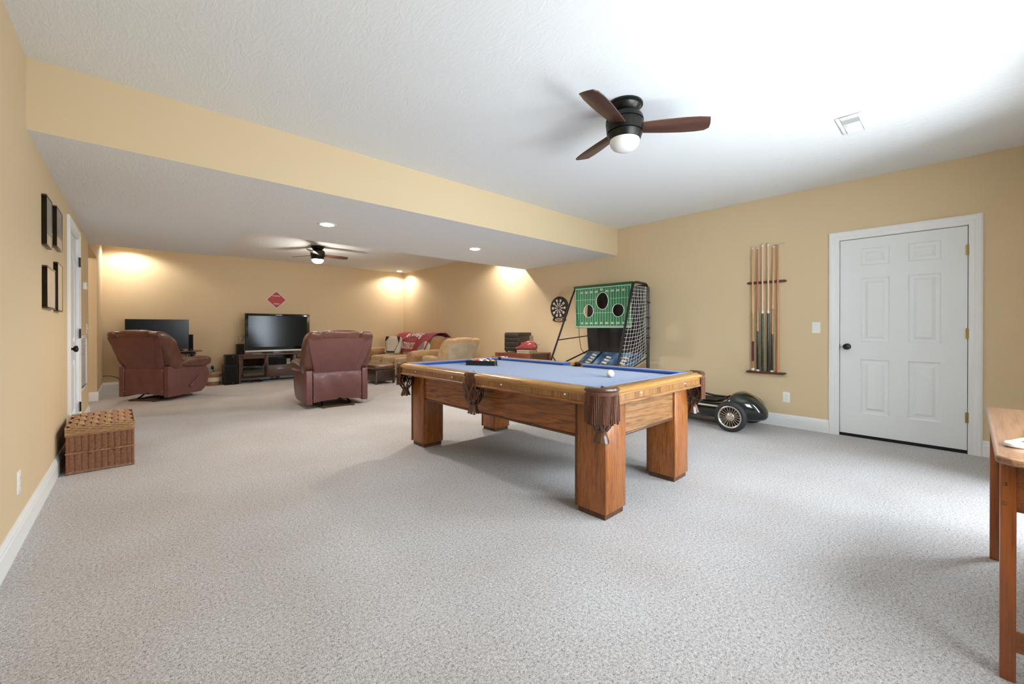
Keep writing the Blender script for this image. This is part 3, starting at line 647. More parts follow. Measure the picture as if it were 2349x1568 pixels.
# dartboard
M_dart = mat('black_dart_plastic', '#1d1412', rough=.45, bmp=(60, .1, .003), var=(12, '#2b1a17')); M_seg = mat('white_dart_segment', '#d9d5cf', rough=.6); M_segd = mat('dark_dart_segment', '#3a1b18', rough=.6, var=(20, '#241312'))
db = wthing('dartboard', 'electronic dartboard with black and white segments on the right wall', 'dartboard', T_right(4.672, 1.467))
o_ = []
for i in range(41):
    a = math.radians(-128+ (436-180)*i/40*1.0); a = -math.radians(52)+math.radians(284)*i/40
    o_.append((.197*math.cos(a), .200*math.sin(a)))
poly = [(.150, -.175), (.165, -.205)]
base = o_[::1]
body = o_+[(-.135, -.185), (-.150, -.212), (-.10, -.232), (0, -.238), (.10, -.232), (.150, -.212), (.135, -.185)]
m = MB(); m.prism(body, 0, .030); m.build('housing', M_dart, db, bevel=.005)
m = MB(); m2 = MB(); m3 = MB()
for i in range(20):
    a0, a1 = 2*PI*(i-.5)/20+.012, 2*PI*(i+.5)/20-.012
    def wedge(mm, ra, rb, z1):
        n_ = 3; A = [(ra*math.cos(a0+(a1-a0)*k_/n_), ra*math.sin(a0+(a1-a0)*k_/n_)) for k_ in range(n_+1)]; Bq = [(rb*math.cos(a0+(a1-a0)*k_/n_), rb*math.sin(a0+(a1-a0)*k_/n_)) for k_ in range(n_, -1, -1)]
        mm.prism(A+Bq, .029, z1)
    t_ = m if i % 2 == 0 else m2
    wedge(t_, .027, .094, .034); wedge(t_, .108, .155, .034); wedge(m2, .096, .106, .036); wedge(m2, .158, .170, .036)
m.build('pale_segments', M_seg, db, smooth=None); m2.build('dark_segments', M_segd, db, smooth=None)
m = MB(); m.cyl((0, 0, .029), (0, 0, .036), .024, n=20); m.build('bullseye', mat('bullseye_brown', '#5b4a33', rough=.5), db)
m = MB(); m.prism([(.082*math.cos(a), -.203+.027*math.sin(a)) for a in [2*PI*i/28 for i in range(28)]], .028, .033); lg = m.build('badge_ring', M_seg, db, smooth=None)
m = MB(); m.prism([(.066*math.cos(a), -.203+.021*math.sin(a)) for a in [2*PI*i/28 for i in range(28)]], .030, .035); m.build('badge', mat('badge_copper', '#8a5230', rough=.4, var=(25, '#a06a48')), lg, smooth=None)
m = MB(); m.box(.068, .102, -.176, -.166, .029, .032); m.build('badge_tab', M_seg, db, smooth=None)
# diamond sign above the television: lettering kept, mascot left out
M_red = mat('sign_red', '#ad2b2e', rough=.5); M_letter = mat('sign_white', '#efe4dc', rough=.5)
sg = wthing('diamond_sign', 'red diamond sign with white border and lettering above the television', 'sign', T_back(2.305, 1.757))
R_ = .200; m = MB(); m.prism([(R_, 0), (0, R_), (-R_, 0), (0, -R_)], 0, .006); m.build('border', M_letter, sg, smooth=None)
R_ = .186; m = MB(); m.prism([(R_, 0), (0, R_), (-R_, 0), (0, -R_)], .005, .0075); m.build('face', M_red, sg, smooth=None)
for txt, sz, yy, wd in (('RAZORBACK', .034, .083, .158), ('XING', .046, -.095, .112)):
    vs, fs = text_geo(txt, sz, bold=.0006); w_ = max(v[0] for v in vs)-min(v[0] for v in vs); k_ = wd/w_
    m = MB(); m.add([(x*k_, y+yy, .0082) for x, y, z in vs], fs); m.build('lettering', M_letter, sg, smooth=None, weld=False, clean=False)

for q_ in (-.165, .165): m = MB(); m.cyl((0, q_, .0075), (0, q_, .009), .004, n=10); m.build('nail', M_screw, sg)
# ------------------------------------------------------------------ recliners, sofa, ottoman
M_burg = mat('burgundy_leather', '#633d3b', rough=.42, coat=.12, var=(7, '#6f4643'), bmp=(140, .18, .004))
M_burg_s = mat('burgundy_leather_soft', '#56312a', rough=.34, coat=.2, var=(9, '#694236'), bmp=(22, .35, .012))
M_runner = mat('dark_runner_wood', '#4a2e17', rough=.5, var=(20, '#5d3c20')); M_mech = mat('black_mechanism_steel', '#1b1a1b', rough=.5, metal=.6)
M_tack = mat('pale_tack', '#cbb8a8', rough=.3, metal=.4)
def lerp(a, b_, t): return a+(b_-a)*t
def recliner(label, loc, rz, MS, MP, lever, group, tilt=0.0):
    R = thing('recliner', label, 'recliner', loc, rz, group)
    W2 = .43
    # side panels with rounded front, arm pads
    for sx in (-1, 1):
        prof = [(-.40, .06), (-.40, .53), (.30, .53), (.40, .50), (.455, .43), (.47, .34), (.44, .22), (.37, .12), (.28, .075)]
        m = MB(); x0, x1 = (W2-.085, W2) if sx > 0 else (-W2, -W2+.085); m.prism(prof, x0, x1, 'x')
        pn = m.build('side_panel', MS, R, bevel=.012, seg=3)
        m = MB()
        def f_(p, sx=sx):
            k_ = 1-.10*(p.y < -.2)*(abs(p.y)-.2); return (p.x*(1+.22*(p.y+.38)), p.y, p.z*(.75+.45*(p.y+.40))-.03*(p.y-.2)**2+.006*math.sin(p.x*60)*math.cos(p.y*18))
        m.puff((sx*(W2-.045), .165, .575), (.185, .68, .18), .7, .55, 28, 16, f=f_); pd = m.build('arm_pad', MP, R, smooth=60)
        sm = MB(); sm.tube([(sx*(W2-.045)+.10*math.cos(a), .20+.012*math.sin(2*a), .575+.085*math.sin(a)) for a in [PI*i/12 for i in range(13)]], .0022, 6); sm.build('seam', MS, pd)
    # back shell: rear leather face, wider at the top, leaning back
    rows = [(.50, -.385, .325, .10), (.60, -.43, .35, .10), (.75, -.495, .395, .11), (.90, -.555, .435, .11), (.975, -.585, .45, .10)]
    m = MB()
    rings = []
    for z, y, hw, th in rows:
        rings.append([(x, y+.05+yy, z) for x, yy in rrect(2*hw, th, .022, 4)])
    m.loft(rings); sh = m.build('back_shell', MS, R, smooth=40)
    for sx in (-1, 1):
        sm = MB(); sm.tube([(sx*(hw-.10+.0*z), y+.05-th/2-.0005, z) for z, y, hw, th in rows], .0022, 6); sm.build('seam', MS, sh)
    # puffy back cushion: three panels rolled over the top
    def cushion(x0, x1, name, dz=0, e=.55):
        m = MB(); cx, wd = (x0+x1)/2, x1-x0
        def f_(p):
            t = (p.z+.30)/.60
            wr = .010*math.sin(22*p.z+3*cx)*math.sin(9*p.x/max(wd, .1)+1)+.006*math.sin(41*p.z+17*p.x)
            top = max(0, t-.72)/.28
            return (p.x*(1+.10*t*(1 if abs(cx) > .1 else 0)), p.y-.285*(t-.5)*1.0-.055*top+wr*.8, p.z)
        m.puff((cx, -.33, .79+dz), (wd, .30, .62), e, .42, 28, 26, f=f_); return m.build(name, MP, R, smooth=60)
    cushion(-.33, .33, 'back_cushion', -.008)
    cushion(-.462, -.235, 'back_wing', -.030, .6); cushion(.235, .462, 'back_wing', -.030, .6)
    # lower rear flap between the side panels, pinned with tacks
    m = MB()
    m.grid(lambda u, v: (lerp(-.335, .335, u), lerp(-.395, -.352, v**4)+(.012*math.sin(PI*u)+.022*math.sin(3*v+2.2)*math.sin(PI*u)+.008*math.sin(14*u+5*v))*(1-v**2), lerp(.085+.02*math.sin(PI*u), .58, v)), 24, 14)
    fl = m.build('rear_flap', MS, R, smooth=60, solid=.006)
    for sx in (-1, 1):
        for z in (.15, .47):
            k_ = MB(); k_.sphere((sx*.325, -.405, z), .006, 10, 6); k_.build('tack', M_tack, fl)
    # seat, footrest, base
    m = MB(); m.puff((0, .07, .44), (.68, .78, .20), .45, .35, 28, 14); m.build('seat_cushion', MP, R, smooth=60)
    m = MB(); m.puff((0, .44, .30), (.66, .12, .36), .5, .4, 24, 16); m.build('footrest', MP, R, smooth=60)
    m = MB(); m.box(-.30, .30, -.36, .36, .10, .22); m.build('base_box', M_mech, R, bevel=.004)
    for sx in (-1, 1):
        m = MB(); m.box(sx*.20-.022, sx*.20+.022, -.44, .34, 0, .022); m.build('runner', M_runner, R, bevel=.004)
        m = MB(); m.cyl((sx*.20, -.30, .02), (sx*.17, -.12, .12), .012, n=8); m.cyl((sx*.20, .18, .02), (sx*.17, .05, .12), .012, n=8); m.build('strut', M_mech, R)
    m = MB(); m.box(-.22, .22, -.41, -.37, .0, .018); m.build('cross_bar', M_runner, R, bevel=.003)
    if lever:
        m = MB(); m.cyl((W2, .03, .20), (W2+.025, .03, .20), .030, .022, 16); m.tube([(W2+.02, .03, .20), (W2+.032, .06, .235), (W2+.034, .22, .36)], [.011, .010, .008], 8); m.build('lever', MS, R)
    return R
recliner('burgundy leather recliner at the left in front of the computer monitor', (.325, 8.64, 0), math.radians(-47), M_burg, M_burg_s, True, 'burgundy recliners').scale = (.96, .87, 1)
recliner('burgundy leather recliner in the middle of the room, turned towards the television', (2.135, 6.33, 0), math.radians(-3), M_burg, M_burg_s, False, 'burgundy recliners').scale = (.98, .90, 1)
M_tan = mat('tan_microfibre', '#9c744a', rough=.85, spec=.15, var=(5, '#ad8458'), bmp=(120, .15, .003), sheen=.4)
M_tan_p = mat('pale_tan_microfibre', '#a98659', rough=.85, spec=.15, var=(6, '#bc9a6d'), bmp=(120, .15, .003), sheen=.5)
M_rear = mat('greyed_beige_microfibre', '#9f8c74', rough=.9, spec=.12, var=(4, '#b3a18a'), bmp=(120, .15, .003), sheen=.4)
tr_ = recliner('tan microfibre recliner beside the sofa, seen from behind', (4.66, 6.95, 0), math.radians(2), M_rear, M_tan_p, False, 'tan seating')
tr_.scale = (.84, .86, .86)
# sofa along the right wall, facing left
sf = thing('sofa', 'tan microfibre reclining sofa against the far right wall', 'sofa', (4.78, 8.90, 0), 0, 'tan seating'); sf.scale = (1, 1, .94)
m = MB(); m.box(-.48, .50, -1.10, 1.10, .06, .30); m.build('base', M_tan, sf, bevel=.02, seg=3)
for sy in (-1, 1):
    m = MB(); m.loft([[(x, sy*1.06+yy, zz) for yy, zz in [(.12*math.cos(a)*(1 if zc == 0 else 1), .55+.11*math.sin(a)) for a in [-.6+(PI+1.2)*i/14 for i in range(15)]]+[(-.10, .08), (.10, .08)]] for x, zc in ((-.54, 0), (.46, 0))]); ar = m.build('arm', M_tan, sf, bevel=.018, seg=3, smooth=50)
    m = MB(); m.puff((0, sy*1.06, .60), (1.02, .27, .17), .6, .35, 28, 14); m.build('arm_pad', M_tan_p, ar, smooth=60)
for k_ in range(3):
    y0 = -.94+k_*.627
    def fs(p): return (p.x, p.y, p.z+.012*math.sin(p.x*7)-.01*math.sin(p.y*9))
    m = MB(); m.puff((-.12, y0+.313, .40), (.86, .63, .24), .45, .3, 28, 14, f=fs); m.build('seat_cushion', M_tan_p, sf, smooth=60)
    m = MB()
    def fb(p, k_=k_): 
        t = (p.z+.31)/.62; return (p.x+.26*(t-.4)+.012*math.sin(20*p.z+k_), p.y, p.z+.010*math.sin(p.y*12+k_))
    m.puff((.22, y0+.313, .70), (.34, .64, .62), .5, .32, 28, 20, f=fb); m.build('back_cushion', M_tan, sf, smooth=60)
    m = MB(); m.puff((-.52, y0+.313, .22), (.10, .60, .30), .5, .35, 20, 12); m.build('footrest', M_tan_p, sf, smooth=60)
m = MB(); m.prism([(.28, .08), (.50, .08), (.58, .96), (.46, .96)], -1.0, 1.0, 'y'); m.build('back_frame', M_tan, sf, bevel=.02, seg=3)
# red throw blanket draped over the sofa back, lettering kept, mascot left out
M_throw = mat('red_fleece_throw', '#8f2a30', rough=.95, spec=.1, var=(9, '#9d363b'), bmp=(160, .2, .003), sheen=.15)
def bl(u, v):   # u along y (0 far .. 1 near), v from the back top (1) to the bottom front hem (0)
    y = lerp(9.78, 7.98+.14*(1-v), u)+.02*math.sin(v*3+1); sag = .03*math.sin(u*PI)
    s_ = 1-v
    pts = [(5.385, .80), (5.37, .92), (5.29, 1.0), (5.15, 1.005), (5.01, .965), (4.89, .84), (4.815, .68), (4.775, .56)]
    k_ = s_*(len(pts)-1); i = min(int(k_), len(pts)-2); t = k_-i
    x = lerp(pts[i][0], pts[i+1][0], t); z = lerp(pts[i][1], pts[i+1][1], t)
    x += -.020*math.sin(u*13)*s_-.012*math.sin(u*5+2*s_); z += -.05*s_*(1-u)*0+.012*math.sin(u*7+1)
    return Vector((x-.004, y, z))
bk = thing('throw_blanket', 'red fleece throw with white lettering draped over the sofa back', 'blanket', (0, 0, 0))
m = MB(); m.grid(bl, 40, 30); m.build('cloth', M_throw, bk, smooth=80, solid=.012)
M_tl = mat('blanket_white', '#e6d8d0', rough=.9)
def on_blanket(txt, size, u0, v0, arch, wd):
    vs, fs = text_geo(txt, size, bold=.002); mx_ = max(v[0] for v in vs); k_ = wd/(2*mx_)
    out = []
    for x, y, z in vs:
        x *= k_; yy = y-arch*(x/(wd/2))**2; u = u0+x/1.78; v = v0+yy/.62
        p = bl(u, v); e = bl(u, v+.01)-bl(u, v-.01); w_ = bl(u+.01, v)-bl(u-.01, v); n_ = w_.cross(e).normalized()
        if n_.x > 0: n_ = -n_
        out.append(tuple(p+n_*.016))
    m = MB(); m.add(out, fs); m.build('lettering', M_tl, bk, smooth=None, weld=False, clean=False)
on_blanket('ARKANSAS', .15, .50, .46, .06, .80); on_blanket('RAZORBACKS', .13, .46, .15, 0, .74)
def pillow(name, label, loc, rot, size, m1):
    p = thing(name, label, 'pillow', loc, 0, 'sofa pillows'); p.rotation_euler = rot
    def f_(q):
        k_ = (1-.55*min(1, (abs(q.x)/(size/2))**3*.5+(abs(q.z)/(size/2))**3*.5)); return (q.x, q.y*k_, q.z)
    m = MB(); m.puff((0, 0, size/2), (size, .15, size), .35, .45, 32, 20, f=f_); m.build('cover', m1, p, smooth=70); return p
M_ivory = mat('ivory_pillow_cloth', '#cfc4b2', rough=.9, bmp=(90, .15, .003)); M_black = mat('black_pillow_cloth', '#17151a', rough=.8)
p1 = pillow('throw_pillow', 'ivory pillow with black corner patches and lines leaning on the far sofa arm', (4.62, 9.40, .485), (math.radians(-16), 0, math.radians(-62)), .44, M_ivory)
def patch(pts, parent, mm):
    for sy in (-1, ):
        m = MB(); m.prism(pts, sy*.078-.004, sy*.078+.004, 'y'); m.build('patch', mm, parent, smooth=None)
patch([(.20, .26), (.205, .42), (.12, .425)], p1, M_black); patch([(-.205, .29), (-.205, .425), (-.11, .425)], p1, M_black); patch([(-.14, .02), (.13, .02), (.10, .055), (-.11, .055)], p1, M_black)
patch([(.195, .255), (.20, .265), (.105, .06), (.095, .055)], p1, M_black); patch([(-.20, .28), (-.195, .285), (-.115, .06), (-.122, .06)], p1, M_black)
p2 = pillow('throw_pillow', 'pale pillow with a grey half standing on one corner against the red throw', (4.78, 8.28, .50), (math.radians(-18), math.radians(40), math.radians(-75)), .33, M_ivory)
patch([(-.15, .03), (-.15, .30), (-.02, .165)], p2, mat('grey_pillow_cloth', '#8e8272', rough=.9))
# ottoman
M_ott = mat('dark_brown_leather', '#2b1a13', rough=.3, coat=.35, var=(10, '#3a241a'), bmp=(60, .15, .004)); M_ott_t = mat('brown_leather_lid', '#4a2f20', rough=.3, coat=.35, var=(10, '#5c3c28'), bmp=(60, .15, .004))
M_nail = mat('pewter_nailhead', '#c3b9a6', rough=.25, metal=.8); M_rleg = mat('reddish_leg', '#4b1f18', rough=.35, coat=.3)
ot = thing('storage_ottoman', 'dark brown leather storage ottoman with nailhead trim behind the recliner', 'ottoman', (3.66, 8.06, 0), math.radians(4))
m = MB(); m.box(-.215, .215, -.30, .30, .055, .285); bd = m.build('body', M_ott, ot, bevel=.012, seg=3)
m = MB(); m.puff((0, 0, .335), (.45, .62, .10), .3, .18, 32, 10); m.build('lid', M_ott_t, ot, smooth=60)
for sx in (-1, 1):
    for sy in (-1, 1):
        m = MB(); m.loft([[(sx*.19+x, sy*.27+y, z) for x, y in rrect(w_, w_, .004, 2)] for w_, z in ((.03, 0), (.045, .06))]); m.build('leg', M_rleg, ot)
nl = None
for sx in (-1, 1):
    for i in range(9):
        if nl is None:
            k_ = MB(); k_.sphere((0, 0, 0), .0065, 10, 6); nl = k_.build('nailhead', M_nail, bd, loc=(sx*.205, -.302, .07+i*.024))
        else:
            c = nl.copy(); COL.objects.link(c); c.parent = bd; c.location = (sx*.205, -.302, .07+i*.024)
# ------------------------------------------------------------------ television wall
M_esp = wood('espresso_console_wood', [(.3, '#3f2b20'), (.5, '#54392b'), (.7, '#614538')], 'x', 8, .4, .2, .15, .3)
M_blackgl = mat('black_gloss', '#060707', rough=.08, coat=.5); M_blk = mat('black_plastic', '#121212', rough=.45); M_cloth = mat('black_speaker_cloth', '#0c0c0d', rough=.95, bmp=(400, .2, .001)); M_silver = mat('silver_plastic', '#b9bcbb', rough=.3, metal=.5)
M_sglass = glass('smoked_glass', '#b4bab4', .10)
CX, CY = 2.265, 10.03
mc = thing('media_console', 'long espresso wood media console with glass doors below the television', 'console', (CX, CY, 0))
HWc, D0, D1, TZc = .76, -.28, .26, .585
m = MB(); m.box(-HWc-.01, HWc+.01, D0-.01, D1, TZc-.03, TZc); m.build('top', M_esp, mc, bevel=.004)
m = MB(); m.box(-HWc, -HWc+.03, D0, D1, 0, TZc-.03); m.box(HWc-.03, HWc, D0, D1, 0, TZc-.03); m.box(-.255, -.235, D0+.02, D1, .10, TZc-.03); m.box(.235, .255, D0+.02, D1, .10, TZc-.03); m.box(-HWc+.03, HWc-.03, D0+.02, D1, .10, .125); m.box(-HWc+.03, HWc-.03, D1-.015, D1, .125, TZc-.03)
m.box(-.235, .235, D0+.02, D1-.02, .325, .345)
for x0 in (-HWc+.03, .255): m.box(x0, x0+.47, D0+.04, D1-.02, .265, .280); m.box(x0, x0+.47, D0+.04, D1-.02, .36, .375)
m.build('carcass', M_esp, mc, smooth=None)
for sx in (-1, 1):
    x0, x1 = (-HWc+.012, -.25) if sx < 0 else (.25, HWc-.012)
    m = MB(); t = .062; m.box(x0, x0+t, D0-.002, D0+.018, .11, TZc-.035); m.box(x1-t, x1, D0-.002, D0+.018, .11, TZc-.035); m.box(x0+t, x1-t, D0-.002, D0+.018, .11, .11+.055); m.box(x0+t, x1-t, D0-.002, D0+.018, TZc-.035-.055, TZc-.035)
    dr = m.build('door', M_esp, mc, bevel=.002)
    MB().box(x0+t, x1-t, D0+.006, D0+.010, .165, TZc-.09).build('pane', M_sglass, dr, smooth=None)
    hx = x1-t/2 if sx < 0 else x0+t/2
    MB().box(hx-.008, hx+.008, D0-.010, D0-.001, .24, .38).build('handle', M_blk, dr, bevel=.002)
m = MB(); m.box(-.248, .248, D0-.002, D0+.018, .115, .33); dw = m.build('drawer', M_esp, mc, bevel=.002)
MB().box(-.08, .08, D0-.004, D0-.001, .225, .24).build('finger_pull', M_blk, dw, smooth=None)
MB().box(-.03, .03, -.02, .04, 0, .10).build('leg', M_blk, mc, smooth=None)
def box_thing(name, label, cat, loc, sz, mm, group=None, extra=None, rz=0, bev=.003):
    o = thing(name, label, cat, loc, rz, group); m = MB(); m.box(-sz[0]/2, sz[0]/2, -sz[1]/2, sz[1]/2, 0, sz[2]); m.build('body', mm, o, bevel=bev)
    if extra: extra(o)
    return o
def recv(o):
    m = MB(); m.box(-.20, .20, -.176, -.172, .055, .085); m.build('display', mat('receiver_display', '#3d4a45', rough=.15), o, smooth=None)
    for i, r_ in ((-1, .014), (1, .016)): k_ = MB(); k_.cyl((i*.15, -.170, .03), (i*.15, -.185, .03), r_, n=16); k_.build('dial', M_silver, o)
box_thing('av_receiver', 'dark receiver behind the upper left glass door of the console', 'receiver', (CX-.495, CY+.02, .3755), (.40, .34, .125), M_blk, None, recv)
def slot(o): MB().box(-.17, .06, -.156, -.152, .030, .034).build('disc_slot', M_blk, o, smooth=None); MB().box(.12, .15, -.156, -.152, .03, .04).build('button', M_silver, o, smooth=None)
box_thing('disc_player', 'slim white disc player behind the left glass door of the console', 'player', (CX-.495, CY, .2805), (.34, .30, .058), mat('white_player', '#d8d6d0', rough=.35), None, slot)
def led(o): k_ = MB(); k_.sphere((0, -.151, .03), .006, 8, 6); k_.build('indicator', M_silver, o)
box_thing('cable_box', 'flat silver and black cable box on the lowest console shelf', 'player', (CX-.495, CY, .1255), (.40, .30, .05), M_silver, None, led)
def cspk(o): m = MB(); m.box(-.165, .165, -.118, -.108, .008, .122); m.build('grille', M_cloth, o, bevel=.004); k_ = MB(); k_.sphere((.04, -.119, .03), .006, 8, 6); k_.build('logo_dot', M_silver, o)
box_thing('centre_speaker', 'black centre speaker in the open middle shelf of the console', 'speaker', (CX-.04, CY-.06, .3455), (.34, .22, .13), M_blk, 'black loudspeakers', cspk)
pc = thing('snapshot_card', 'small grey photo card standing in the open console shelf', 'photo card', (CX+.165, CY-.13, .3455), math.radians(6))
m = MB(); m.box(-.048, .048, -.004, .004, 0, .115); m.build('card', mat('photo_grey', '#9a9797', rough=.4, var=(30, '#c6c3c0')), pc, smooth=None)
MB().box(-.046, .046, -.006, -.004, .0, .03).build('caption_band', mat('photo_pale', '#c9cdd2', rough=.4), pc, smooth=None)
tv = thing('television', 'large flat black television with a silver lower bar on the console', 'television', (2.275, 10.03, TZc))
m = MB(); m.box(-.625, .625, -.045, .045, .045, .845); m.build('cabinet', M_blackgl, tv, bevel=.008, seg=3)
MB().box(-.568, .568, -.0475, -.0445, .135, .795).build('screen', mat('dark_screen', '#0b0f0d', rough=.14, spec=.28), tv, smooth=None)
m = MB(); m.prism([(-.060, .040), (-.060, .062), (-.047, .072), (-.044, .040)], -.625, .625, 'x'); m.build('lower_bar', M_silver, tv, smooth=None)
m = MB(); m.prism(rrect(.55, .26, .05, 4), 0, .018); m.build('stand_base', M_blackgl, tv, bevel=.004)
MB().box(-.10, .10, -.02, .03, .015, .06).build('stand_neck', M_blackgl, tv, smooth=None)
MB().box(-.06, .06, -.048, -.0445, .815, .824).build('top_badge', M_silver, tv, smooth=None)
def spk(name, label, loc, sz, dot, rz=0, tall=True, wood_=True):
    o = thing(name, label, 'speaker', loc, rz, 'black loudspeakers')
    m = MB(); m.box(-sz[0]/2, sz[0]/2, -sz[1]/2+.012, sz[1]/2, 0, sz[2]); m.build('cabinet', mat('dark_walnut_vinyl', '#2c1c14', rough=.5) if wood_ else M_blk, o, bevel=.004)
    m = MB(); m.box(-sz[0]/2+.006, sz[0]/2-.006, -sz[1]/2, -sz[1]/2+.014, .006, sz[2]-.006); m.build('grille', M_cloth, o, bevel=.005)
    k_ = MB(); k_.sphere((dot[0], -sz[1]/2, dot[1]), .007, 8, 6); k_.build('logo_dot', M_silver, o); return o
spk('subwoofer', 'tall black subwoofer on the floor at the left end of the console', (1.372, 9.865, 0), (.225, .34, .385), (.03, .035))
spk('bookshelf_speaker', 'black bookshelf speaker stacked on the subwoofer', (1.378, 9.85, .386), (.19, .26, .205), (.03, .165))
spk('small_speaker', 'small black speaker on the console beside the television', (1.555, 9.93, TZc+.001), (.135, .14, .21), (.015, .03))
an = thing('indoor_antenna', 'thin black looped wire antenna behind the small speaker', 'antenna', (1.565, 10.06, TZc+.001), 0)
m = MB(); m.tube([(0, 0, .0), (-.02, 0, .36), (.03, 0, .385), (.075, 0, .34), (.04, 0, .27), (.0, 0, .20), (.06, 0, .30), (.07, .0, .40)], .0032, 6); m.build('wire', M_blk, an)
MB().box(-.03, .03, -.03, .03, 0, .012).build('base', M_blk, an, bevel=.002)
M_cable = mat('black_cable', '#17181a', rough=.5); M_cable2 = mat('pale_cable', '#9fb0b0', rough=.5); M_cableb = mat('brown_cable', '#4a3320', rough=.5)
def cable(label, pts, r, mm, group='loose cables'):
    P_ = [Vector(p) for p in pts]; out = []
    for i in range(len(P_)-1):
        p0, p1, p2, p3 = P_[max(i-1, 0)], P_[i], P_[i+1], P_[min(i+2, len(P_)-1)]
        for k_ in range(6):
            t = k_/6; out.append(.5*((2*p1)+(p2-p0)*t+(2*p0-5*p1+4*p2-p3)*t*t+(-p0+3*p1-3*p2+p3)*t**3))
    out.append(P_[-1]); m = MB(); m.tube(out, r, 6); return tag(m.build('power_cable', mm, smooth=60), label, 'cable', group)
cable('tangle of black cable under the left end of the console', [(1.72, 9.80, .012), (1.80, 9.84, .03), (1.9, 9.80, .012), (1.86, 9.88, .04), (1.76, 9.83, .03), (1.95, 9.86, .012)], .008, M_cable)
cable('pale cable lying under the middle of the console', [(1.95, 9.83, .01), (2.15, 9.80, .012), (2.35, 9.86, .01), (2.6, 9.82, .012), (2.9, 9.86, .01)], .006, M_cable2)
cable('black cable lying under the console beside the pale one', [(1.9, 9.90, .010), (2.2, 9.86, .012), (2.45, 9.92, .010), (2.7, 9.88, .012), (2.95, 9.93, .010)], .006, M_cable)
# remote controls / small clutter on the console
rm_ = thing('remote_control', 'pale remote control lying on the console under the television', 'remote', (1.83, 9.79, TZc+.001), math.radians(62)); m = MB(); m.box(-.02, .02, -.085, .085, 0, .018); m.build('body', mat('gold_grey_remote', '#a59a7c', rough=.4), rm_, bevel=.004); MB().box(-.013, .013, -.03, .06, .018, .020).build('keypad', M_blk, rm_, smooth=None)
rm_ = thing('remote_control', 'dark remote control lying on the console near the small speaker', 'remote', (1.68, 9.79, TZc+.001), math.radians(80)); m = MB(); m.box(-.02, .02, -.07, .07, 0, .016); m.build('body', mat('bronze_remote', '#5a4a34', rough=.4), rm_, bevel=.004); MB().box(-.013, .013, -.02, .05, .016, .018).build('keypad', M_silver, rm_, smooth=None)
# striped basket with cables
bs = thing('round_basket', 'round wicker basket with a wide white band beside the subwoofer', 'basket', (1.098, 9.93, 0))
M_wk = mat('woven_fibre', '#8a5a33', rough=.8, var=(40, '#a8744a'), bmp=(120, .5, .006), aniso=(1, 1, 3)); M_wkw = mat('white_woven_fibre', '#d8cfc2', rough=.8, bmp=(120, .5, .006), aniso=(1, 1, 3))
def ringw(r0, r1, z0, z1, mm, nm):
    m = MB(); nz = max(3, int((z1-z0)/.011)); prof = []
    for i in range(nz*2+1):
        t = i/(nz*2); prof.append((lerp(r0, r1, t)+(.003 if i % 2 else 0), lerp(z0, z1, t)))
    m.lathe(prof, 36, caps=(z0 == 0)); m.lathe([(r0-.012, z0+.001), (r1-.012, z1)], 36, caps=False); m.build(nm, mm, bs, smooth=60)
ringw(.125, .130, 0, .075, M_wk, 'lower_weave'); ringw(.130, .140, .075, .155, M_wkw, 'white_band'); ringw(.140, .150, .155, .225, M_wk, 'upper_weave')
m = MB(); m.tube([(.144*math.cos(a), .144*math.sin(a), .228) for a in [2*PI*i/30 for i in range(30)]], .011, 8, closed=True); m.build('rim', mat('tan_rim', '#a98a5c', rough=.7), bs)
m = MB(); m.lathe([(.001, .16), (.13, .16)], 30, caps=False); m.build('contents_liner', M_cableb, bs)
cable('pale cords coiled in the striped basket', [(1.05, 9.90, .19), (1.10, 9.86, .235), (1.16, 9.92, .245), (1.22, 9.88, .235), (1.19, 9.97, .22), (1.11, 9.96, .235), (1.06, 9.93, .20)], .006, mat('cream_cord', '#cfc3a8', rough=.6))
pl = thing('power_adapter', 'black power adapter plugged into the outlet above the striped basket', 'adapter', (1.135, YB-.0085, .25)); m = MB(); m.box(-.022, .022, -.045, 0, .035, .10); m.build('body', M_blk, pl, bevel=.004); m = MB(); m.tube([(.0, -.03, .04), (.01, -.045, -.0), (.03, -.05, -.04)], .006, 6); m.build('lead', M_blk, pl)
wb = thing('power_strip', 'white power strip lying on the carpet beside the striped basket', 'power strip', (.885, 9.92, 0), math.radians(-20)); m = MB(); m.box(-.045, .045, -.03, .03, 0, .085); m.build('body', M_plastic, wb, bevel=.004); MB().box(-.02, .02, -.032, -.029, .03, .05).build('switch', M_blk, wb, smooth=None)
# computer table with monitor at the left
M_cherry = mat('cherry_laminate', '#6b2a1c', rough=.25, coat=.4, var=(8, '#7a3423'))
ct = thing('computer_table', 'small cherry topped computer table on a black metal frame behind the left recliner', 'table', (.33, 10.02, 0))
m = MB(); m.box(-.52, .60, -.20, .27, .672, .690); m.build('top', M_cherry, ct, bevel=.004)
m = MB(); m.box(-.50, .50, -.16, -.12, .625, .655); m.box(-.50, .50, .20, .24, .625, .655); m.build('frame', M_mech, ct, smooth=None)
for sx in (-1, 1):
    for yy in (-.14, .22): MB().box(sx*.46-.018, sx*.46+.018, yy-.018, yy+.018, 0, .672).build('leg', M_mech, ct, smooth=None)
mo = thing('computer_monitor', 'wide black computer monitor on the cherry topped table', 'monitor', (.285, 9.98, .691))
def curve(x): return -.004*(x/.44)**2
m = MB(); m.loft([[(x, curve(x)+dy, z) for dy, z in ((-.012, .03), (.012, .03), (.012, .590), (-.012, .590))] for x in [-.445+.89*i/16 for i in range(17)]]); m.build('panel', M_blk, mo, smooth=40)
m = MB(); m.loft([[(x, curve(x)-.0135, z) for z in (.038, .583)] for x in [-.438+.876*i/16 for i in range(17)]], caps=False, closed=False); m.build('screen', mat('monitor_screen', '#0c0f0e', rough=.16, spec=.3), mo, smooth=60)
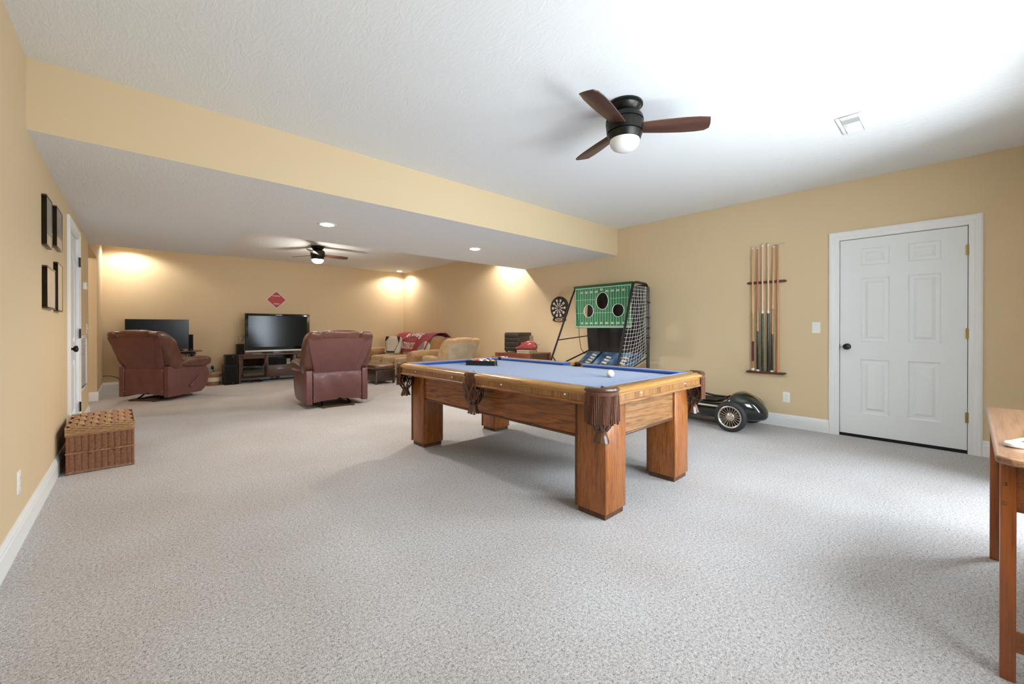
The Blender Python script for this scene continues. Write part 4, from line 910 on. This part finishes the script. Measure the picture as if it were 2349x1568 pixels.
m = MB(); m.prism(rrect(.26, .18, .03, 3), 0, .012); m.box(-.03, .03, .012, .04, .01, .3); m.build('stand', M_blk, mo, bevel=.003)
spk('computer_speaker', 'tall narrow black speaker beside the computer monitor', (.765, 10.06, .691), (.075, .12, .305), (0, .02), wood_=False)
ms = thing('computer_mouse', 'black computer mouse on the cherry topped table', 'mouse', (.60, 9.87, .691), math.radians(30)); m = MB(); m.puff((0, 0, .016), (.065, .11, .036), .8, .8, 18, 10); m.build('body', M_blk, ms); MB().box(-.002, .002, .01, .04, .030, .036).build('wheel', M_silver, ms, smooth=None)
for i, (a, b_, c) in enumerate(((.70, .55, .52), (.62, .70, .43), (.78, .66, .40), (.84, .95, .30))):
    cable(['cord hanging nearest the leg of the computer table', 'cord looping low under the computer table', 'brown cord crossing under the computer table', 'thin cord running from the computer table to the striped basket'][i], [(a, 10.15, .62), ((a+b_)/2-.03, 10.12, c), (b_, 10.14, c-.1 if i < 3 else .33), (b_+(.05 if i < 3 else .12), 10.2, .62 if i != 3 else .24)], .005, M_cable if i % 2 == 0 else M_cableb)
cable('black cord from the far left outlet running behind the recliner', [(XL+.02, 9.95, .29), (XL+.12, 9.95, .285), (-.22, 9.98, .22), (-.10, 10.02, .10), (.1, 10.05, .012)], .006, M_cable)
# ------------------------------------------------------------------ end table with drawer tower, pig and papers
M_etw = wood('cherry_end_table', [(.3, '#5a2a18'), (.5, '#733a24'), (.7, '#82482e')], 'y', 9, .4, .3, .12, .35); M_etd = wood('dark_cherry_side', [(.3, '#3c2016'), (.5, '#4d2a1c'), (.7, '#5a3424')], 'x', 9, .4, .3, .12, .35)
et = thing('end_table', 'low cherry wood end table against the right wall behind the pool table', 'table', (5.035, 5.20, 0), math.radians(9))
HX, HY, EZ = .31, .385, .690
m = MB(); m.box(-HX, HX, -HY, HY, EZ-.022, EZ); m.build('top', M_etw, et, bevel=.003)
for sx in (-1, 1): MB().box(sx*(HX-.012)-.011, sx*(HX-.012)+.011, -HY+.03, HY-.03, EZ-.16, EZ-.022).build('apron', M_etw, et, smooth=None)
for sy in (-1, 1): MB().box(-HX+.05, HX-.05, sy*(HY-.03)-.01, sy*(HY-.03)+.01, EZ-.13, EZ-.022).build('side_apron', M_etd, et, smooth=None)
for sx in (-1, 1):
    for sy in (-1, 1): MB().box(sx*(HX-.028)-.028, sx*(HX-.028)+.028, sy*(HY-.028)-.028, sy*(HY-.028)+.028, 0, EZ-.022).build('leg', M_etw, et, bevel=.003)
M_bp = mat('brownish_black_plastic', '#2d2722', rough=.35, coat=.2, var=(12, '#373029'))
dt = thing('drawer_tower', 'brown black plastic desktop drawer tower on the end table', 'drawer unit', (5.06, 5.40, EZ+.001), math.radians(9)); dt.scale = (1.15, 1.28, 1.13)
m = MB(); m.box(-.12, .17, -.125, .125, .015, .255); m.box(-.115, .215, -.125, .125, .255, .31); m.build('case', M_bp, dt, bevel=.008)
for i, (z0, z1) in enumerate(((.02, .085), (.09, .165), (.172, .225), (.235, .290))):
    m = MB(); m.box(-.138, -.112, -.118, .118, z0, z1); dw = m.build('drawer', M_bp, dt, bevel=.008, seg=3)
    MB().box(-.144, -.136, -.04, .04, (z0+z1)/2-.008, (z0+z1)/2).build('handle', M_bp, dw, bevel=.002)
for sx, sy in ((-.1, -.1), (-.1, .1), (.14, -.1), (.14, .1)): m = MB(); m.cyl((sx, sy, 0), (sx, sy, .016), .014, n=10); m.build('foot', M_blk, dt)
def papers(label, x, y, z, w_, l_, h_, n_, rz):
    o = thing('magazine_stack', label, 'magazines', (x, y, z), rz); rr = random.Random(5)
    for i in range(n_):
        m = MB(); dx, dy = rr.uniform(-.006, .006), rr.uniform(-.006, .006); m.box(-w_/2+dx, w_/2+dx, -l_/2+dy, l_/2+dy, h_*i/n_+.0005, h_*(i+1)/n_); m.build('magazine', mat('paper_%d' % (i % 3), ['#c8b793', '#a79d86', '#8d8f7a'][i % 3], rough=.7), o, smooth=None)
papers('small stack of magazines under the red pig on the end table', 4.99, 5.05, EZ+.001, .24, .27, .05, 5, math.radians(9))
pg = thing('pig_figurine', 'glossy red plastic pig lying on the magazines on the end table', 'figurine', (5.0, 5.045, EZ+.052), math.radians(-62)); pg.scale = (1.12, 1.12, 1.1)
M_pig = mat('glossy_red_plastic', '#97393a', rough=.2, coat=.5, var=(5, '#a94c49'))
m = MB(); rings = []
for t, r_, zc in ((-.200, .010, .022), (-.196, .018, .024), (-.17, .022, .027), (-.135, .030, .036), (-.10, .042, .048), (-.06, .058, .062), (-.01, .070, .070), (.05, .074, .070), (.10, .068, .064), (.135, .052, .056), (.152, .028, .05), (.157, .006, .048)):
    rings.append([(t, r_*.85*math.cos(a), max(0.002, zc+r_*math.sin(a))) for a in [2*PI*i/20 for i in range(20)]])
m.loft(rings); m.build('body', M_pig, pg, smooth=60)
m = MB(); m.tube([(.15, 0, .07), (.165, .006, .085), (.178, -.004, .078), (.185, .004, .092), (.195, 0, .088)], .0035, 6); m.build('tail', M_pig, pg)
for sy in (-1, 1): m = MB(); m.puff((-.075, sy*.040, .100), (.045, .012, .035), .9, .9, 12, 8); m.build('ear', M_pig, pg)
# ------------------------------------------------------------------ football toss game by the right wall
M_tube = mat('black_steel_tube', '#17191b', rough=.35, metal=.3, coat=.2); M_turf = mat('green_printed_nylon', '#1f6b45', rough=.6, var=(4, '#2b7d4c'), bmp=(9, .12, .01), aniso=(1, 3, 1))
M_line = mat('printed_white_line', '#c3dcc6', rough=.7); M_hem = mat('cream_hem', '#e4dccb', rough=.7); M_net = mat('white_net_cord', '#d8d2c8', rough=.8); M_netf = mat('fine_pale_net', '#c9b598', rough=.8)
M_bcloth = mat('black_nylon_back', '#221a1a', rough=.7, bmp=(7, .35, .02), aniso=(1, 1, .25)); M_brace = mat('brown_foam_bracket', '#5a4433', rough=.8)
ft = thing('football_toss_game', 'football toss game with a green holed target sheet, black frame and white side nets', 'toss game', (0, 0, 0))
GX, GY0, GY1, GZ0, GZ1 = 4.90, 2.95, 3.91, 1.118, 1.728
BX, BY0, BY1 = 5.30, 2.955, 3.955
def tubep(name, pts, r=.0125, par=ft, n=10): m = MB(); m.tube(pts, r, n); return m.build(name, M_tube, par)
LF, RF = (4.06, 3.955, 0), (3.98, 2.72, 0)
def lp(a, b_, t): return tuple(a[i]+(b_[i]-a[i])*t for i in range(3))
LT, RT = (GX+.005, GY1+.03, 1.70), (GX-.01, GY0-.01, 1.70)
tubep('front_leg', [LF, lp(LF, LT, .5), lp(LF, LT, .93), (GX+.03, GY1+.03, 1.725), (GX+.10, GY1+.03, 1.735), (BX-.05, BY1, 1.735), (BX, BY1, 1.70)], .014)
tubep('front_leg', [RF, lp(RF, RT, .5), lp(RF, RT, .95), (GX+.02, GY0-.01, 1.73), (GX+.10, GY0-.01, 1.742), (BX-.05, BY0, 1.738), (BX, BY0, 1.70)], .017)
tubep('rear_post', [(BX, BY1, 0), (BX, BY1, 1.72)]); tubep('rear_post', [(BX, BY0, 0), (BX, BY0, 1.72)])
tubep('rear_post', [(BX+.04, BY0-.005, .55), (BX+.04, BY0-.005, 1.70)], .008)
tubep('top_bar', [(GX, GY0-.01, 1.732), (GX, GY1+.03, 1.732)], .012)
tubep('rear_bar', [(BX, BY0, 1.725), (BX, BY1, 1.725)]); tubep('rear_bar', [(BX, BY0, .765), (BX, BY1, .765)])
pL, pR = lp(LF, LT, .555), lp(RF, RT, .40)
tubep('side_brace', [pL, (BX, BY1, 1.0)], .008); tubep('side_brace', [lp(LF, LT, .30), (BX, BY1, .77)], .011); tubep('side_brace', [lp(RF, RT, .30), (BX, BY0, .70)], .009)
tubep('side_brace', [lp(LF, LT, .42), (4.62, 3.955, .50), (4.75, 3.955, .30)], .008)
for z in (1.48, 1.27, 1.12, .98): m = MB(); m.box(BX-.012, BX+.055, BY0-.018, BY0+.012, z-.010, z+.010); m.build('clip', M_tube, ft, bevel=.003)
m = MB(); m.box(-.02, .02, -.03, .03, -.06, .06); bk_ = m.build('leg_bracket', M_brace, ft, bevel=.006, loc=lp(RF, RT, .345), rot=(0, math.radians(28), 0))
# target sheet with three holes: outer rectangle split around the holes
HOLES = [(.51, .634, .098, .118), (.264, .41, .083, .091), (.78, .405, .090, .086)]   # u, v centre (fraction), radii in m
SWd, SHt = GY1-GY0, GZ1-GZ0
def sheet(u, v): # u 0 = far (left in view) .. 1 near
    return Vector((GX-.012+.006*math.sin(u*9+v*3)*(1-v), GY1-(GY1-GY0)*u, GZ0+SHt*v))
m = MB(); N1, N2 = 96, 66
idx = {}
def inside(u, v):
    for (hu, hv, ru, rv) in HOLES:
        if ((u-hu)*SWd/ru)**2+((v-hv)*SHt/rv)**2 < 1: return True
    return False
def vid(i, j):
    if (i, j) not in idx:
        u, v = i/N1, j/N2
        for (hu, hv, ru, rv) in HOLES:      # snap near-rim vertices outside the hole onto a smooth rim
            du, dv = (u-hu)*SWd/ru, (v-hv)*SHt/rv; q_ = math.hypot(du, dv)
            if .4 < q_ < 1.12: u, v = hu+du/q_*ru/SWd, hv+dv/q_*rv/SHt
        idx[(i, j)] = len(m.v); m.v.append(tuple(sheet(u, v)))
    return idx[(i, j)]
for i in range(N1):
    for j in range(N2):
        if not inside((i+.5)/N1, (j+.5)/N2): m.f.append((vid(i, j), vid(i+1, j), vid(i+1, j+1), vid(i, j+1))); m.mi.append(0)
k0 = len(m.v); nf = len(m.f); m.v += [(x+.003, y, z) for x, y, z in m.v]; m.f += [tuple(i+k0 for i in f_) for f_ in m.f[:nf]]; m.mi += [0]*nf
sh_ = m.build('target_sheet', M_turf, ft, smooth=60)
def off(u, v, d_=.006): p = sheet(u, v); return (p.x-d_, p.y, p.z)
for (hu, hv, ru, rv) in HOLES:
    k_ = MB(); k_.tube([off(hu+ru*1.03/SWd*math.cos(a), hv+rv*1.03/SHt*math.sin(a)*(1+.03*math.sin(3*a+hu*9)), .003) for a in [2*PI*i/40 for i in range(40)]], .008, 6, closed=True, flat=(.5, 1)); k_.build('hole_hem', M_hem, sh_)
def clear(u, v): return all(((u-hu)*SWd/(ru*1.06))**2+((v-hv)*SHt/(rv*1.06))**2 > 1 for hu, hv, ru, rv in HOLES)
lm = MB()
def strip(u0, v0, u1, v1, wd):
    n_ = 26; run = []
    for k_ in range(n_+1):
        t = k_/n_; u, v = lerp(u0, u1, t), lerp(v0, v1, t)
        if clear(u, v): run.append((u, v))
        if (not clear(u, v) or k_ == n_) and len(run) > 1:
            hz = abs(v1-v0) < 1e-6
            a = [off(u_, v_+(wd/SHt/2 if hz else 0)) if hz else off(u_+wd/SWd/2, v_) for u_, v_ in run]; b_ = [off(u_, v_-(wd/SHt/2)) if hz else off(u_-wd/SWd/2, v_) for u_, v_ in run]
            for i in range(len(run)-1): lm.add([a[i], a[i+1], b_[i+1], b_[i]], [(0, 1, 2, 3)])
            run = []
        elif not clear(u, v): run = []
for i in range(1, 21): strip(.02+.96*i/21, .05, .02+.96*i/21, .93, .0035 if i % 2 else .0045)
strip(.02, .36, .98, .36, .004); strip(.02, .68, .98, .68, .004); strip(.02, .045, .98, .045, .006)
for a in ((.012, .02, .012, .955), (.985, .02, .985, .955)): strip(*a, .008)
strip(.012, .955, .985, .955, .009); strip(.012, .022, .985, .022, .009)
lm.build('yard_lines', M_line, sh_, smooth=None, weld=False, kind='stuff')
m = MB(); m.loft([[(x, y, z) for x, z in ((GX-.018, GZ1-.012), (GX-.016, GZ1+.012), (GX, GZ1+.020), (GX+.03, GZ1+.014), (GX+.03, GZ1-.012))] for y in (GY0, GY1)]); m.build('top_sleeve', mat('dark_green_nylon', '#1f4a2a', rough=.6), sh_, smooth=50)
nm_ = ['10', '20', '30', '40', '50', '40', '30', '20', '10']
for row, v0 in ((0, .115), (1, .855)):
    for i, tx in enumerate(nm_):
        u0 = .02+.96*(2*i+2.45)/21
        if row == 1 and i == 4: v_ = .90
        else: v_ = v0
        vs, fs = text_geo(tx, .040, bold=.0012); k_ = MB(); k_.add([off(u0+x/SWd, v_+y/SHt, .0075) for x, y, z in vs], fs)
        if i != 4:
            s_ = -1 if i < 4 else 1; k_.add([off(u0+s_*(.032)/SWd, v_+.008/SHt, .0075), off(u0+s_*.032/SWd, v_-.008/SHt, .0075), off(u0+s_*.043/SWd, v_, .0075)], [(0, 1, 2)])
        k_.build('yard_number', M_hem, sh_, smooth=None, weld=False, clean=False)
# black back cloth and printed return panel
m = MB(); m.grid(lambda u, v: (BX-.03-.015*math.sin(u*30+v*4)*(1-v*.5)-.03*math.sin(PI*v), lerp(BY1-.01, BY0+.01, u), lerp(.765, 1.72, v)), 60, 20); m.build('back_cloth', M_bcloth, ft, smooth=80, solid=.004)
def stadium():
    m_, n, l, b = newmat('stadium_print'); v = coords(n, l, (1, 1, 1))
    c = ramp(n, l, noise(n, l, v, 5.5, 3, .5), [(.3, '#2a3446'), (.5, '#3f5f86'), (.68, '#86a7c4')]); l.new(c, b.inputs['Base Color']); b.inputs['Roughness'].default_value = .5; return m_
def ramp_pt(u, v): return Vector((lerp(4.70, BX-.04, v)-.02*math.sin(PI*u), lerp(BY1-.02, BY0+.01, u), lerp(.42, .75, v)-.03*math.sin(PI*u)*(1-v)))
m = MB(); m.grid(ramp_pt, 20, 10); rp = m.build('return_ramp', stadium(), ft, smooth=80, solid=.004)
M_flood = mat('printed_floodlight', '#d8d0bd', rough=.5)
for (u0, v0, k_) in ((.13, .55, 5), (.42, .50, 4), (.72, .50, 5)):
    for i in range(4):
        q_ = MB(); q_.add([tuple(ramp_pt(u0+a*.10, v0+.10*i-.04*a+b_*.06)+Vector((-.004, 0, .006))) for a, b_ in ((0, 0), (1, 0), (1, 1), (0, 1))], [(0, 1, 2, 3)]); q_.build('floodlight_print', M_flood, rp, smooth=None)
tubep('ramp_strap', [tuple(ramp_pt(.27, 1)+Vector((-.01, 0, .01))), tuple(ramp_pt(.27, .5)+Vector((-.01, 0, .01))), tuple(ramp_pt(.27, 0)+Vector((-.01, 0, .01)))], .008)
for u0 in (.56, .64, .80):
    q_ = MB(); q_.add([tuple(ramp_pt(u0+a*.05, .0+b_*.16)+Vector((-.004, 0, .008))) for a, b_ in ((0, 0), (1, 0), (1, 1), (0, 1))], [(0, 1, 2, 3)]); q_.build('letter_print', M_hem, rp, smooth=None)
m = MB(); m.tube([(5.0, GY1+.02, 1.12), (5.03, GY1+.03, .95), (5.08, GY1+.04, .80), (5.17, GY1+.04, .72), (5.26, GY1+.03, .74)], .0045, 6); m.build('hanging_strap', M_tube, ft)
# side nets
def net(name, A, B, C, D, nu, nv, r, mm, bulge):
    """A top front, B top rear, C bottom rear, D bottom front"""
    A, B, C, D = map(Vector, (A, B, C, D)); k_ = MB()
    def pt_(u, v):
        p = A.lerp(B, u).lerp(D.lerp(C, u), v); s_ = math.sin(PI*u)*math.sin(PI*min(1, v*1.1)); p.y += bulge*s_; p.z -= .05*math.sin(PI*u)*v; p.y += .004*math.sin(u*31+v*17); return p
    for i in range(nu+1): k_.tube([pt_(i/nu, j/18) for j in range(19)], r, 4)
    for j in range(nv+1): k_.tube([pt_(i/10, j/nv) for i in range(11)], r, 4)
    return k_.build(name, mm, ft, smooth=60, weld=False, kind='stuff')
net('side_net', (GX+.0, GY0-.01, 1.69), (BX-.01, BY0, 1.69), (BX-.01, BY0, .70), (lp(RF, RT, .30)[0]+.02, lp(RF, RT, .30)[1], .55), 10, 23, .0023, M_net, -.035)
net('side_net', (GX+.03, GY1+.03, 1.68), (BX-.01, BY1, 1.68), (BX-.01, BY1, .70), (lp(LF, LT, .36)[0]+.03, lp(LF, LT, .36)[1], .60), 14, 28, .0011, M_netf, .02)

# ------------------------------------------------------------------ pedal race car
M_car = mat('black_car_paint', '#0b100e', rough=.12, coat=.8, var=(3, '#101a15')); M_tyre = mat('black_rubber', '#20262b', rough=.55, bmp=(60, .08, .002)); M_chrome = mat('satin_chrome', '#cfc2b2', rough=.25, metal=.85); M_stripe = mat('cream_stripe', '#d8cdb4', rough=.4)
car = thing('pedal_race_car', 'black vintage pedal race car with a wire wheel by the cue rack wall', 'toy car', (5.02, 2.10, 0), math.radians(0))
# local: +y nose; tail at -y ; origin y=2.10
m = MB(); rings = []
secs = [(-.722, .004, .165, .175), (-.718, .030, .148, .205), (-.705, .062, .128, .240), (-.68, .098, .112, .282), (-.64, .132, .100, .325), (-.59, .160, .092, .362), (-.53, .182, .088, .390), (-.47, .198, .085, .405), (-.43, .205, .085, .402), (-.40, .208, .085, .385), (-.36, .212, .085, .325), (-.30, .215, .085, .292), (-.15, .218, .085, .285), (.0, .215, .085, .295), (.10, .205, .085, .335), (.20, .195, .09, .355), (.40, .165, .10, .34), (.58, .12, .115, .31), (.66, .075, .135, .275), (.69, .03, .16, .24)]
for y, hw, z0, z1 in secs:
    cz, hz = (z0+z1)/2, (z1-z0)/2; ring = []
    for i in range(28):
        a = 2*PI*i/28; c_, s_ = math.cos(a), math.sin(a); e = .62 if y > -.5 else lerp(.62, 1.0, min(1, (-.5-y)/.2))
        ring.append((hw*math.copysign(abs(c_)**e, c_), y, cz+hz*math.copysign(abs(s_)**((.7 if s_ > 0 else .8) if y > -.5 else 1.0 if y < -.6 else .85), s_)))
    rings.append(ring)
m.loft(rings); bd = m.build('body', M_car, car, smooth=50)
m = MB(); m.loft([[(hw*math.cos(a), y0+ly*math.sin(a), z+.03*abs(math.sin(a)) if False else z) for a in [2*PI*i/28 for i in range(28)]] for hw, y0, ly, z in ((.150, -.13, .225, .2925),)]*1+[[(.14*math.cos(a), -.13+.21*math.sin(a), .12) for a in [2*PI*i/28 for i in range(28)]]], caps=False); m.add([(.15*math.cos(a), -.13+.225*math.sin(a), .2935) for a in [2*PI*i/28 for i in range(28)]], [tuple(range(28))]); m.build('cockpit', mat('cockpit_black', '#050505', rough=.8), car, smooth=None)
m = MB()
for s_ in (-1, 1): m.tube([(s_*.10, .10, .335), (s_*.165, .04, .318), (s_*.178, -.10, .298), (s_*.172, -.25, .297), (s_*.13, -.345, .335)], .012, 8)
m.build('cockpit_rim', M_car, bd)
for sx in (-1, 1):
    m = MB(); m.box(sx*.213-.006, sx*.213+.006, -.42, .30, .232, .247); m.build('side_stripe', M_stripe, bd, bevel=.002)
    for yy in (-.452, .40):
        wh = bpy.data.objects.new('wheel', None); wh.empty_display_size = .1; COL.objects.link(wh); wh.parent = car; wh.location = (sx*.315, yy, .163); wh.rotation_euler = (0, sx*PI/2, 0)
        k_ = MB(); k_.lathe([(.112, -.03), (.125, -.034), (.150, -.030), (.161, -.015), (.163, 0), (.161, .015), (.150, .030), (.128, .036), (.114, .032), (.112, -.03)], 48, caps=False); k_.build('tyre', M_tyre, wh, smooth=40)
        k_ = MB(); k_.lathe([(.100, .012), (.104, .030), (.114, .036), (.119, .034), (.119, -.03), (.100, -.03), (.100, .012)], 48, caps=False); k_.build('rim', M_chrome, wh, smooth=40)
        k_ = MB(); k_.lathe([(.045, .0), (.045, .010), (.040, .016), (.030, .020), (.028, .030), (.016, .036), (.001, .037)], 24); k_.build('hub', M_chrome, wh, smooth=40)
        k_ = MB()
        for i in range(20):
            a = 2*PI*i/20; k_.tube([(.040*math.cos(a), .040*math.sin(a), .012), (.103*math.cos(a), .103*math.sin(a), .018)], [.0042, .0032], 6)
        for i in range(20):
            a = 2*PI*(i+.5)/20; k_.tube([(.040*math.cos(a), .040*math.sin(a), -.012), (.103*math.cos(a), .103*math.sin(a), -.014)], .003, 6)
        k_.build('spokes', M_chrome, wh, kind='stuff')
        k_ = MB(); k_.lathe([(.001, -.02), (.10, -.02)], 32, caps=False); k_.build('inner_shade', M_dark, wh)
for yy in (-.452, .40): m = MB(); m.cyl((-.30, yy, .163), (.30, yy, .163), .012, n=12); m.build('axle', M_chrome, car)
m = MB(); m.tube([(-.20, -.50, .245), (-.245, -.50, .245), (-.25, -.47, .235)], .008, 8); m.build('brake_lever', M_chrome, car)
m = MB(); m.tube([(.09*math.cos(a), .08+.02*math.sin(a), .36+.085*math.sin(a)) for a in [2*PI*i/24 for i in range(24)]], .008, 8, closed=True); m.cyl((0, .08, .36), (0, .20, .32), .008, n=8); m.build('steering_wheel', M_blk, car)

# ------------------------------------------------------------------ wicker chest
WIC = '#946349'
M_wick = mat('wicker_cane', WIC, rough=.6, var=(55, '#b08263'), bmp=(90, .2, .003)); M_wick_d = mat('wicker_cane_dark', '#7d4a30', rough=.65, var=(50, '#96603f')); M_wick_l = mat('wicker_cane_light', '#a97f58', rough=.6, var=(45, '#bd966c')); M_wick_i = mat('wicker_shade', '#4a2a1a', rough=.9)
wc = thing('wicker_chest', 'brown wicker chest with a hinged lid on the carpet by the left wall', 'chest', (-.218, 4.885, 0), math.radians(1.5))
WX, WY, WZ = .182, .325, .300     # half sizes
k_ = MB(); k_.box(-WX+.008, WX-.008, -WY+.008, WY-.008, .006, WZ); k_.build('lining', M_wick_i, wc, smooth=None)
# woven faces: horizontal rods passing over and under upright stakes
def woven(face, lo, hi, z0, z1, cols, name):
    m = MB(); rows = int((z1-z0)/.0062); cw = (hi-lo)/cols
    for r_ in range(rows):
        z = z0+(r_+.5)*(z1-z0)/rows; ph = r_ % 2; pts = []
        for i in range(cols*6+1):
            t = lo+(hi-lo)*i/(cols*6)
            d_ = .012*abs(math.sin(PI*(i/6)))**.6-.005+(.0008 if ph else 0)
            slant = .0026*(((i % 6)/6)-.5)
            if face == 'front': pts.append((t, -WY+.004-d_, z+slant))
            elif face == 'back': pts.append((t, WY-.004+d_, z+slant))
            elif face == 'right': pts.append((WX-.004+d_, t, z+slant))
            else: pts.append((-WX+.004-d_, t, z+slant))
        m.tube(pts, .0027, 5)
    return m.build(name, M_wick, wc, smooth=60, weld=False, kind='stuff')
for face, lo, hi, cols in (('front', -WX, WX, 10), ('right', -WY, WY, 17), ('left', -WY, WY, 17), ('back', -WX, WX, 10)):
    woven(face, lo, hi, .018, .150, cols, 'lower_weave'); woven(face, lo, hi, .168, WZ-.012, cols, 'upper_weave')
def braid(z, ex, r_, name, mm=M_wick_l, strands=3):
    m = MB()
    ring = []
    for (a, b_) in (((-WX, -WY), (WX, -WY)), ((WX, -WY), (WX, WY)), ((WX, WY), (-WX, WY)), ((-WX, WY), (-WX, -WY))):
        for i in range(24): t = i/24; ring.append((lerp(a[0], b_[0], t), lerp(a[1], b_[1], t)))
    for s_ in range(strands):
        pts = []
        for i, (x, y) in enumerate(ring):
            sx, sy = x/WX, y/WY; e = ex+.0035*math.cos(i*1.15+s_*2*PI/strands); zz = z+.0045*math.sin(i*1.15+s_*2*PI/strands)
            k2 = (abs(sx) > .999, abs(sy) > .999); pts.append((x+math.copysign(e, sx)*k2[0], y+math.copysign(e, sy)*k2[1], zz))
        m.tube(pts, r_, 5, closed=True)
    m.build(name, mm, wc, smooth=60, weld=False)
braid(.012, .004, .005, 'bottom_braid', M_wick); braid(.159, .006, .005, 'middle_braid', M_wick); braid(WZ-.004, .006, .0055, 'rim_braid', M_wick)
for sx in (-1, 1):
    for sy in (-1, 1): m = MB(); m.cyl((sx*WX, sy*WY, 0), (sx*WX, sy*WY, WZ), .010, n=10); m.build('corner_stake', M_wick_d, wc)
ld = bpy.data.objects.new('lid', None); ld.empty_display_size = .1; COL.objects.link(ld); ld.parent = wc; ld.location = (0, 0, WZ)
LXw, LYw, LH = WX+.010, WY+.010, .066
m = MB(); m.box(-LXw+.006, LXw-.006, -LYw+.006, LYw-.006, .004, LH-.008); m.build('lid_lining', M_wick_i, ld, smooth=None)
m = MB()
for r_ in range(8):
    z = .006+r_*.0072; ring = []
    for (a, b_) in (((-LXw, -LYw), (LXw, -LYw)), ((LXw, -LYw), (LXw, LYw)), ((LXw, LYw), (-LXw, LYw)), ((-LXw, LYw), (-LXw, -LYw))):
        for i in range(20): t = i/20; ring.append((lerp(a[0], b_[0], t), lerp(a[1], b_[1], t)))
    m.tube([(x*(1+.004*math.sin(i*1.3+r_*2)), y*(1+.004*math.sin(i*1.3+r_*2)), z+.002*math.sin(i*1.3+r_*2.5)) for i, (x, y) in enumerate(ring)], .0046, 6, closed=True)
m.build('lid_border', M_wick_l, ld, smooth=60, weld=False, kind='stuff')
na, nb = 9, 6
for i in range(na):   # wide canes running front to back over and under the cross canes
    x = -LXw+.02+(2*LXw-.04)*(i+.5)/na; m = MB(); wd = (2*LXw-.04)/na*.46; rings = []
    for j in range(nb*6+1):
        y = -LYw+2*LYw*j/(nb*6); z = LH+.006*math.sin(PI*(j/6)+PI*(i % 2)); rings.append([(x-wd, y, z-.003), (x-wd*.6, y, z+.001), (x+wd*.6, y, z+.001), (x+wd, y, z-.003), (x, y, z-.006)])
    m.loft(rings); m.build('cane', M_wick_l if i % 2 else M_wick, ld, smooth=50)
for j in range(nb):
    y = -LYw+2*LYw*(j+.5)/nb; m = MB(); wd = .030; rings = []
    for i in range(na*6+1):
        x = -LXw+.01+(2*LXw-.02)*i/(na*6); z = LH-.001-.0055*math.sin(PI*((i-3)/6)+PI*(j % 2)+PI/2*0); rings.append([(x, y-wd, z-.003), (x, y-wd*.7, z+.001), (x, y+wd*.7, z+.001), (x, y+wd, z-.003), (x, y, z-.006)])
    m.loft(rings); m.build('cane', M_wick_l, ld, smooth=50)
for x in (-.06, .075): m = MB(); m.tube([(x, -WY-.012, .17), (x-.012, -WY-.018, .158), (x+.012, -WY-.018, .150), (x, -WY-.012, .142)], .006, 6); m.build('latch_loop', M_wick_d, wc)

# ------------------------------------------------------------------ side table at the right edge
M_ho = wood('honey_oak', [(.3, '#87471c'), (.5, '#9a5625'), (.7, '#763c14')], 'x', 12, .3, .4, .1, .35); M_hot = wood('honey_oak_top', [(.32, '#94694a'), (.5, '#a37a5a'), (.68, '#83573a')], 'x', 9, .3, .45, .1, .35, rings=4); M_hol = wood('honey_oak_leg', [(.3, '#8a4316'), (.5, '#9e5420'), (.7, '#7a3a14')], 'z', 12, .3, .4, .1, .3)
dk = thing('side_table', 'honey oak side table with square legs at the right edge of the picture', 'table', (2.537, -.315, 0), math.radians(-.85))
TW, TD, TZd = .605, .225, .72
m = MB(); m.prism([(-TW+.02, -TD), (TW-.01, -TD), (TW, -TD+.01), (TW, TD-.012), (TW-.012, TD), (-TW+.035, TD), (-TW, TD-.03), (-TW, -TD+.02)], TZd-.024, TZd); m.build('top', M_hot, dk, bevel=.006, seg=3)
for sx in (-1, 1):
    for sy in (-1, 1):
        m = MB(); m.box(-.017, .017, -.017, .017, 0, TZd-.024); m.build('leg', M_hol, dk, bevel=.004, seg=3, loc=(sx*.505+.005, sy*(TD-.028), 0))
m = MB(); m.box(-.483, .493, TD-.040, TD-.022, .60, .696); m.build('apron', M_ho, dk, smooth=None)
m = MB(); m.box(-.483, .493, -TD+.022, -TD+.040, .60, .696); m.build('apron', M_ho, dk, smooth=None)
for sx in (-1, 1): MB().box(sx*.505-.002, sx*.505+.012, -TD+.045, TD-.045, .545, .696).build('side_apron', M_ho, dk, smooth=None)
for sx, z in ((-1, .125), (1, .28)): MB().box(sx*.505-.003, sx*.505+.013, -TD+.045, TD-.045, z-.03, z+.03).build('side_stretcher', M_ho, dk, smooth=None)
for z in (.685, .62, .56): m = MB(); m.sphere((-.500-.018, TD-.020, z), .006, 8, 6); m.build('peg', M_hol, dk)
cl = thing('white_clamp_handle', 'white looped plastic handle with a round end lying on the side table', 'tool', (2.20, -.165, TZd+.001), math.radians(-28))
M_wp = mat('ivory_white_plastic', '#e9ebe6', rough=.3)
m = MB(); m.lathe([(.001, 0), (.022, 0), (.026, .004), (.026, .012), (.022, .016), (.001, .017)], 24, c=(-.07, 0, 0)); m.build('round_end', M_wp, cl)
m = MB(); m.tube([(-.06, .020, .010), (.06, .030, .012), (.16, .032, .012), (.18, .0, .012), (.16, -.032, .012), (.06, -.026, .012), (-.06, -.018, .010)], .0055, 8); m.build('loop', mat('cream_rod', '#e3dcc2', rough=.35), cl)
sv = thing('small_metal_fitting', 'small grey metal fitting standing behind the white handle on the side table', 'fitting', (2.395, -.215, TZd+.001))
m = MB(); m.lathe([(.022, 0), (.024, .006), (.014, .012), (.012, .03), (.020, .036), (.020, .05), (.010, .056), (.010, .07)], 20); m.build('body', mat('grey_zinc', '#8f8c80', rough=.4, metal=.6), sv); m = MB(); m.sphere((0, 0, .076), .010, 12, 8); m.build('cap', M_wp, sv)
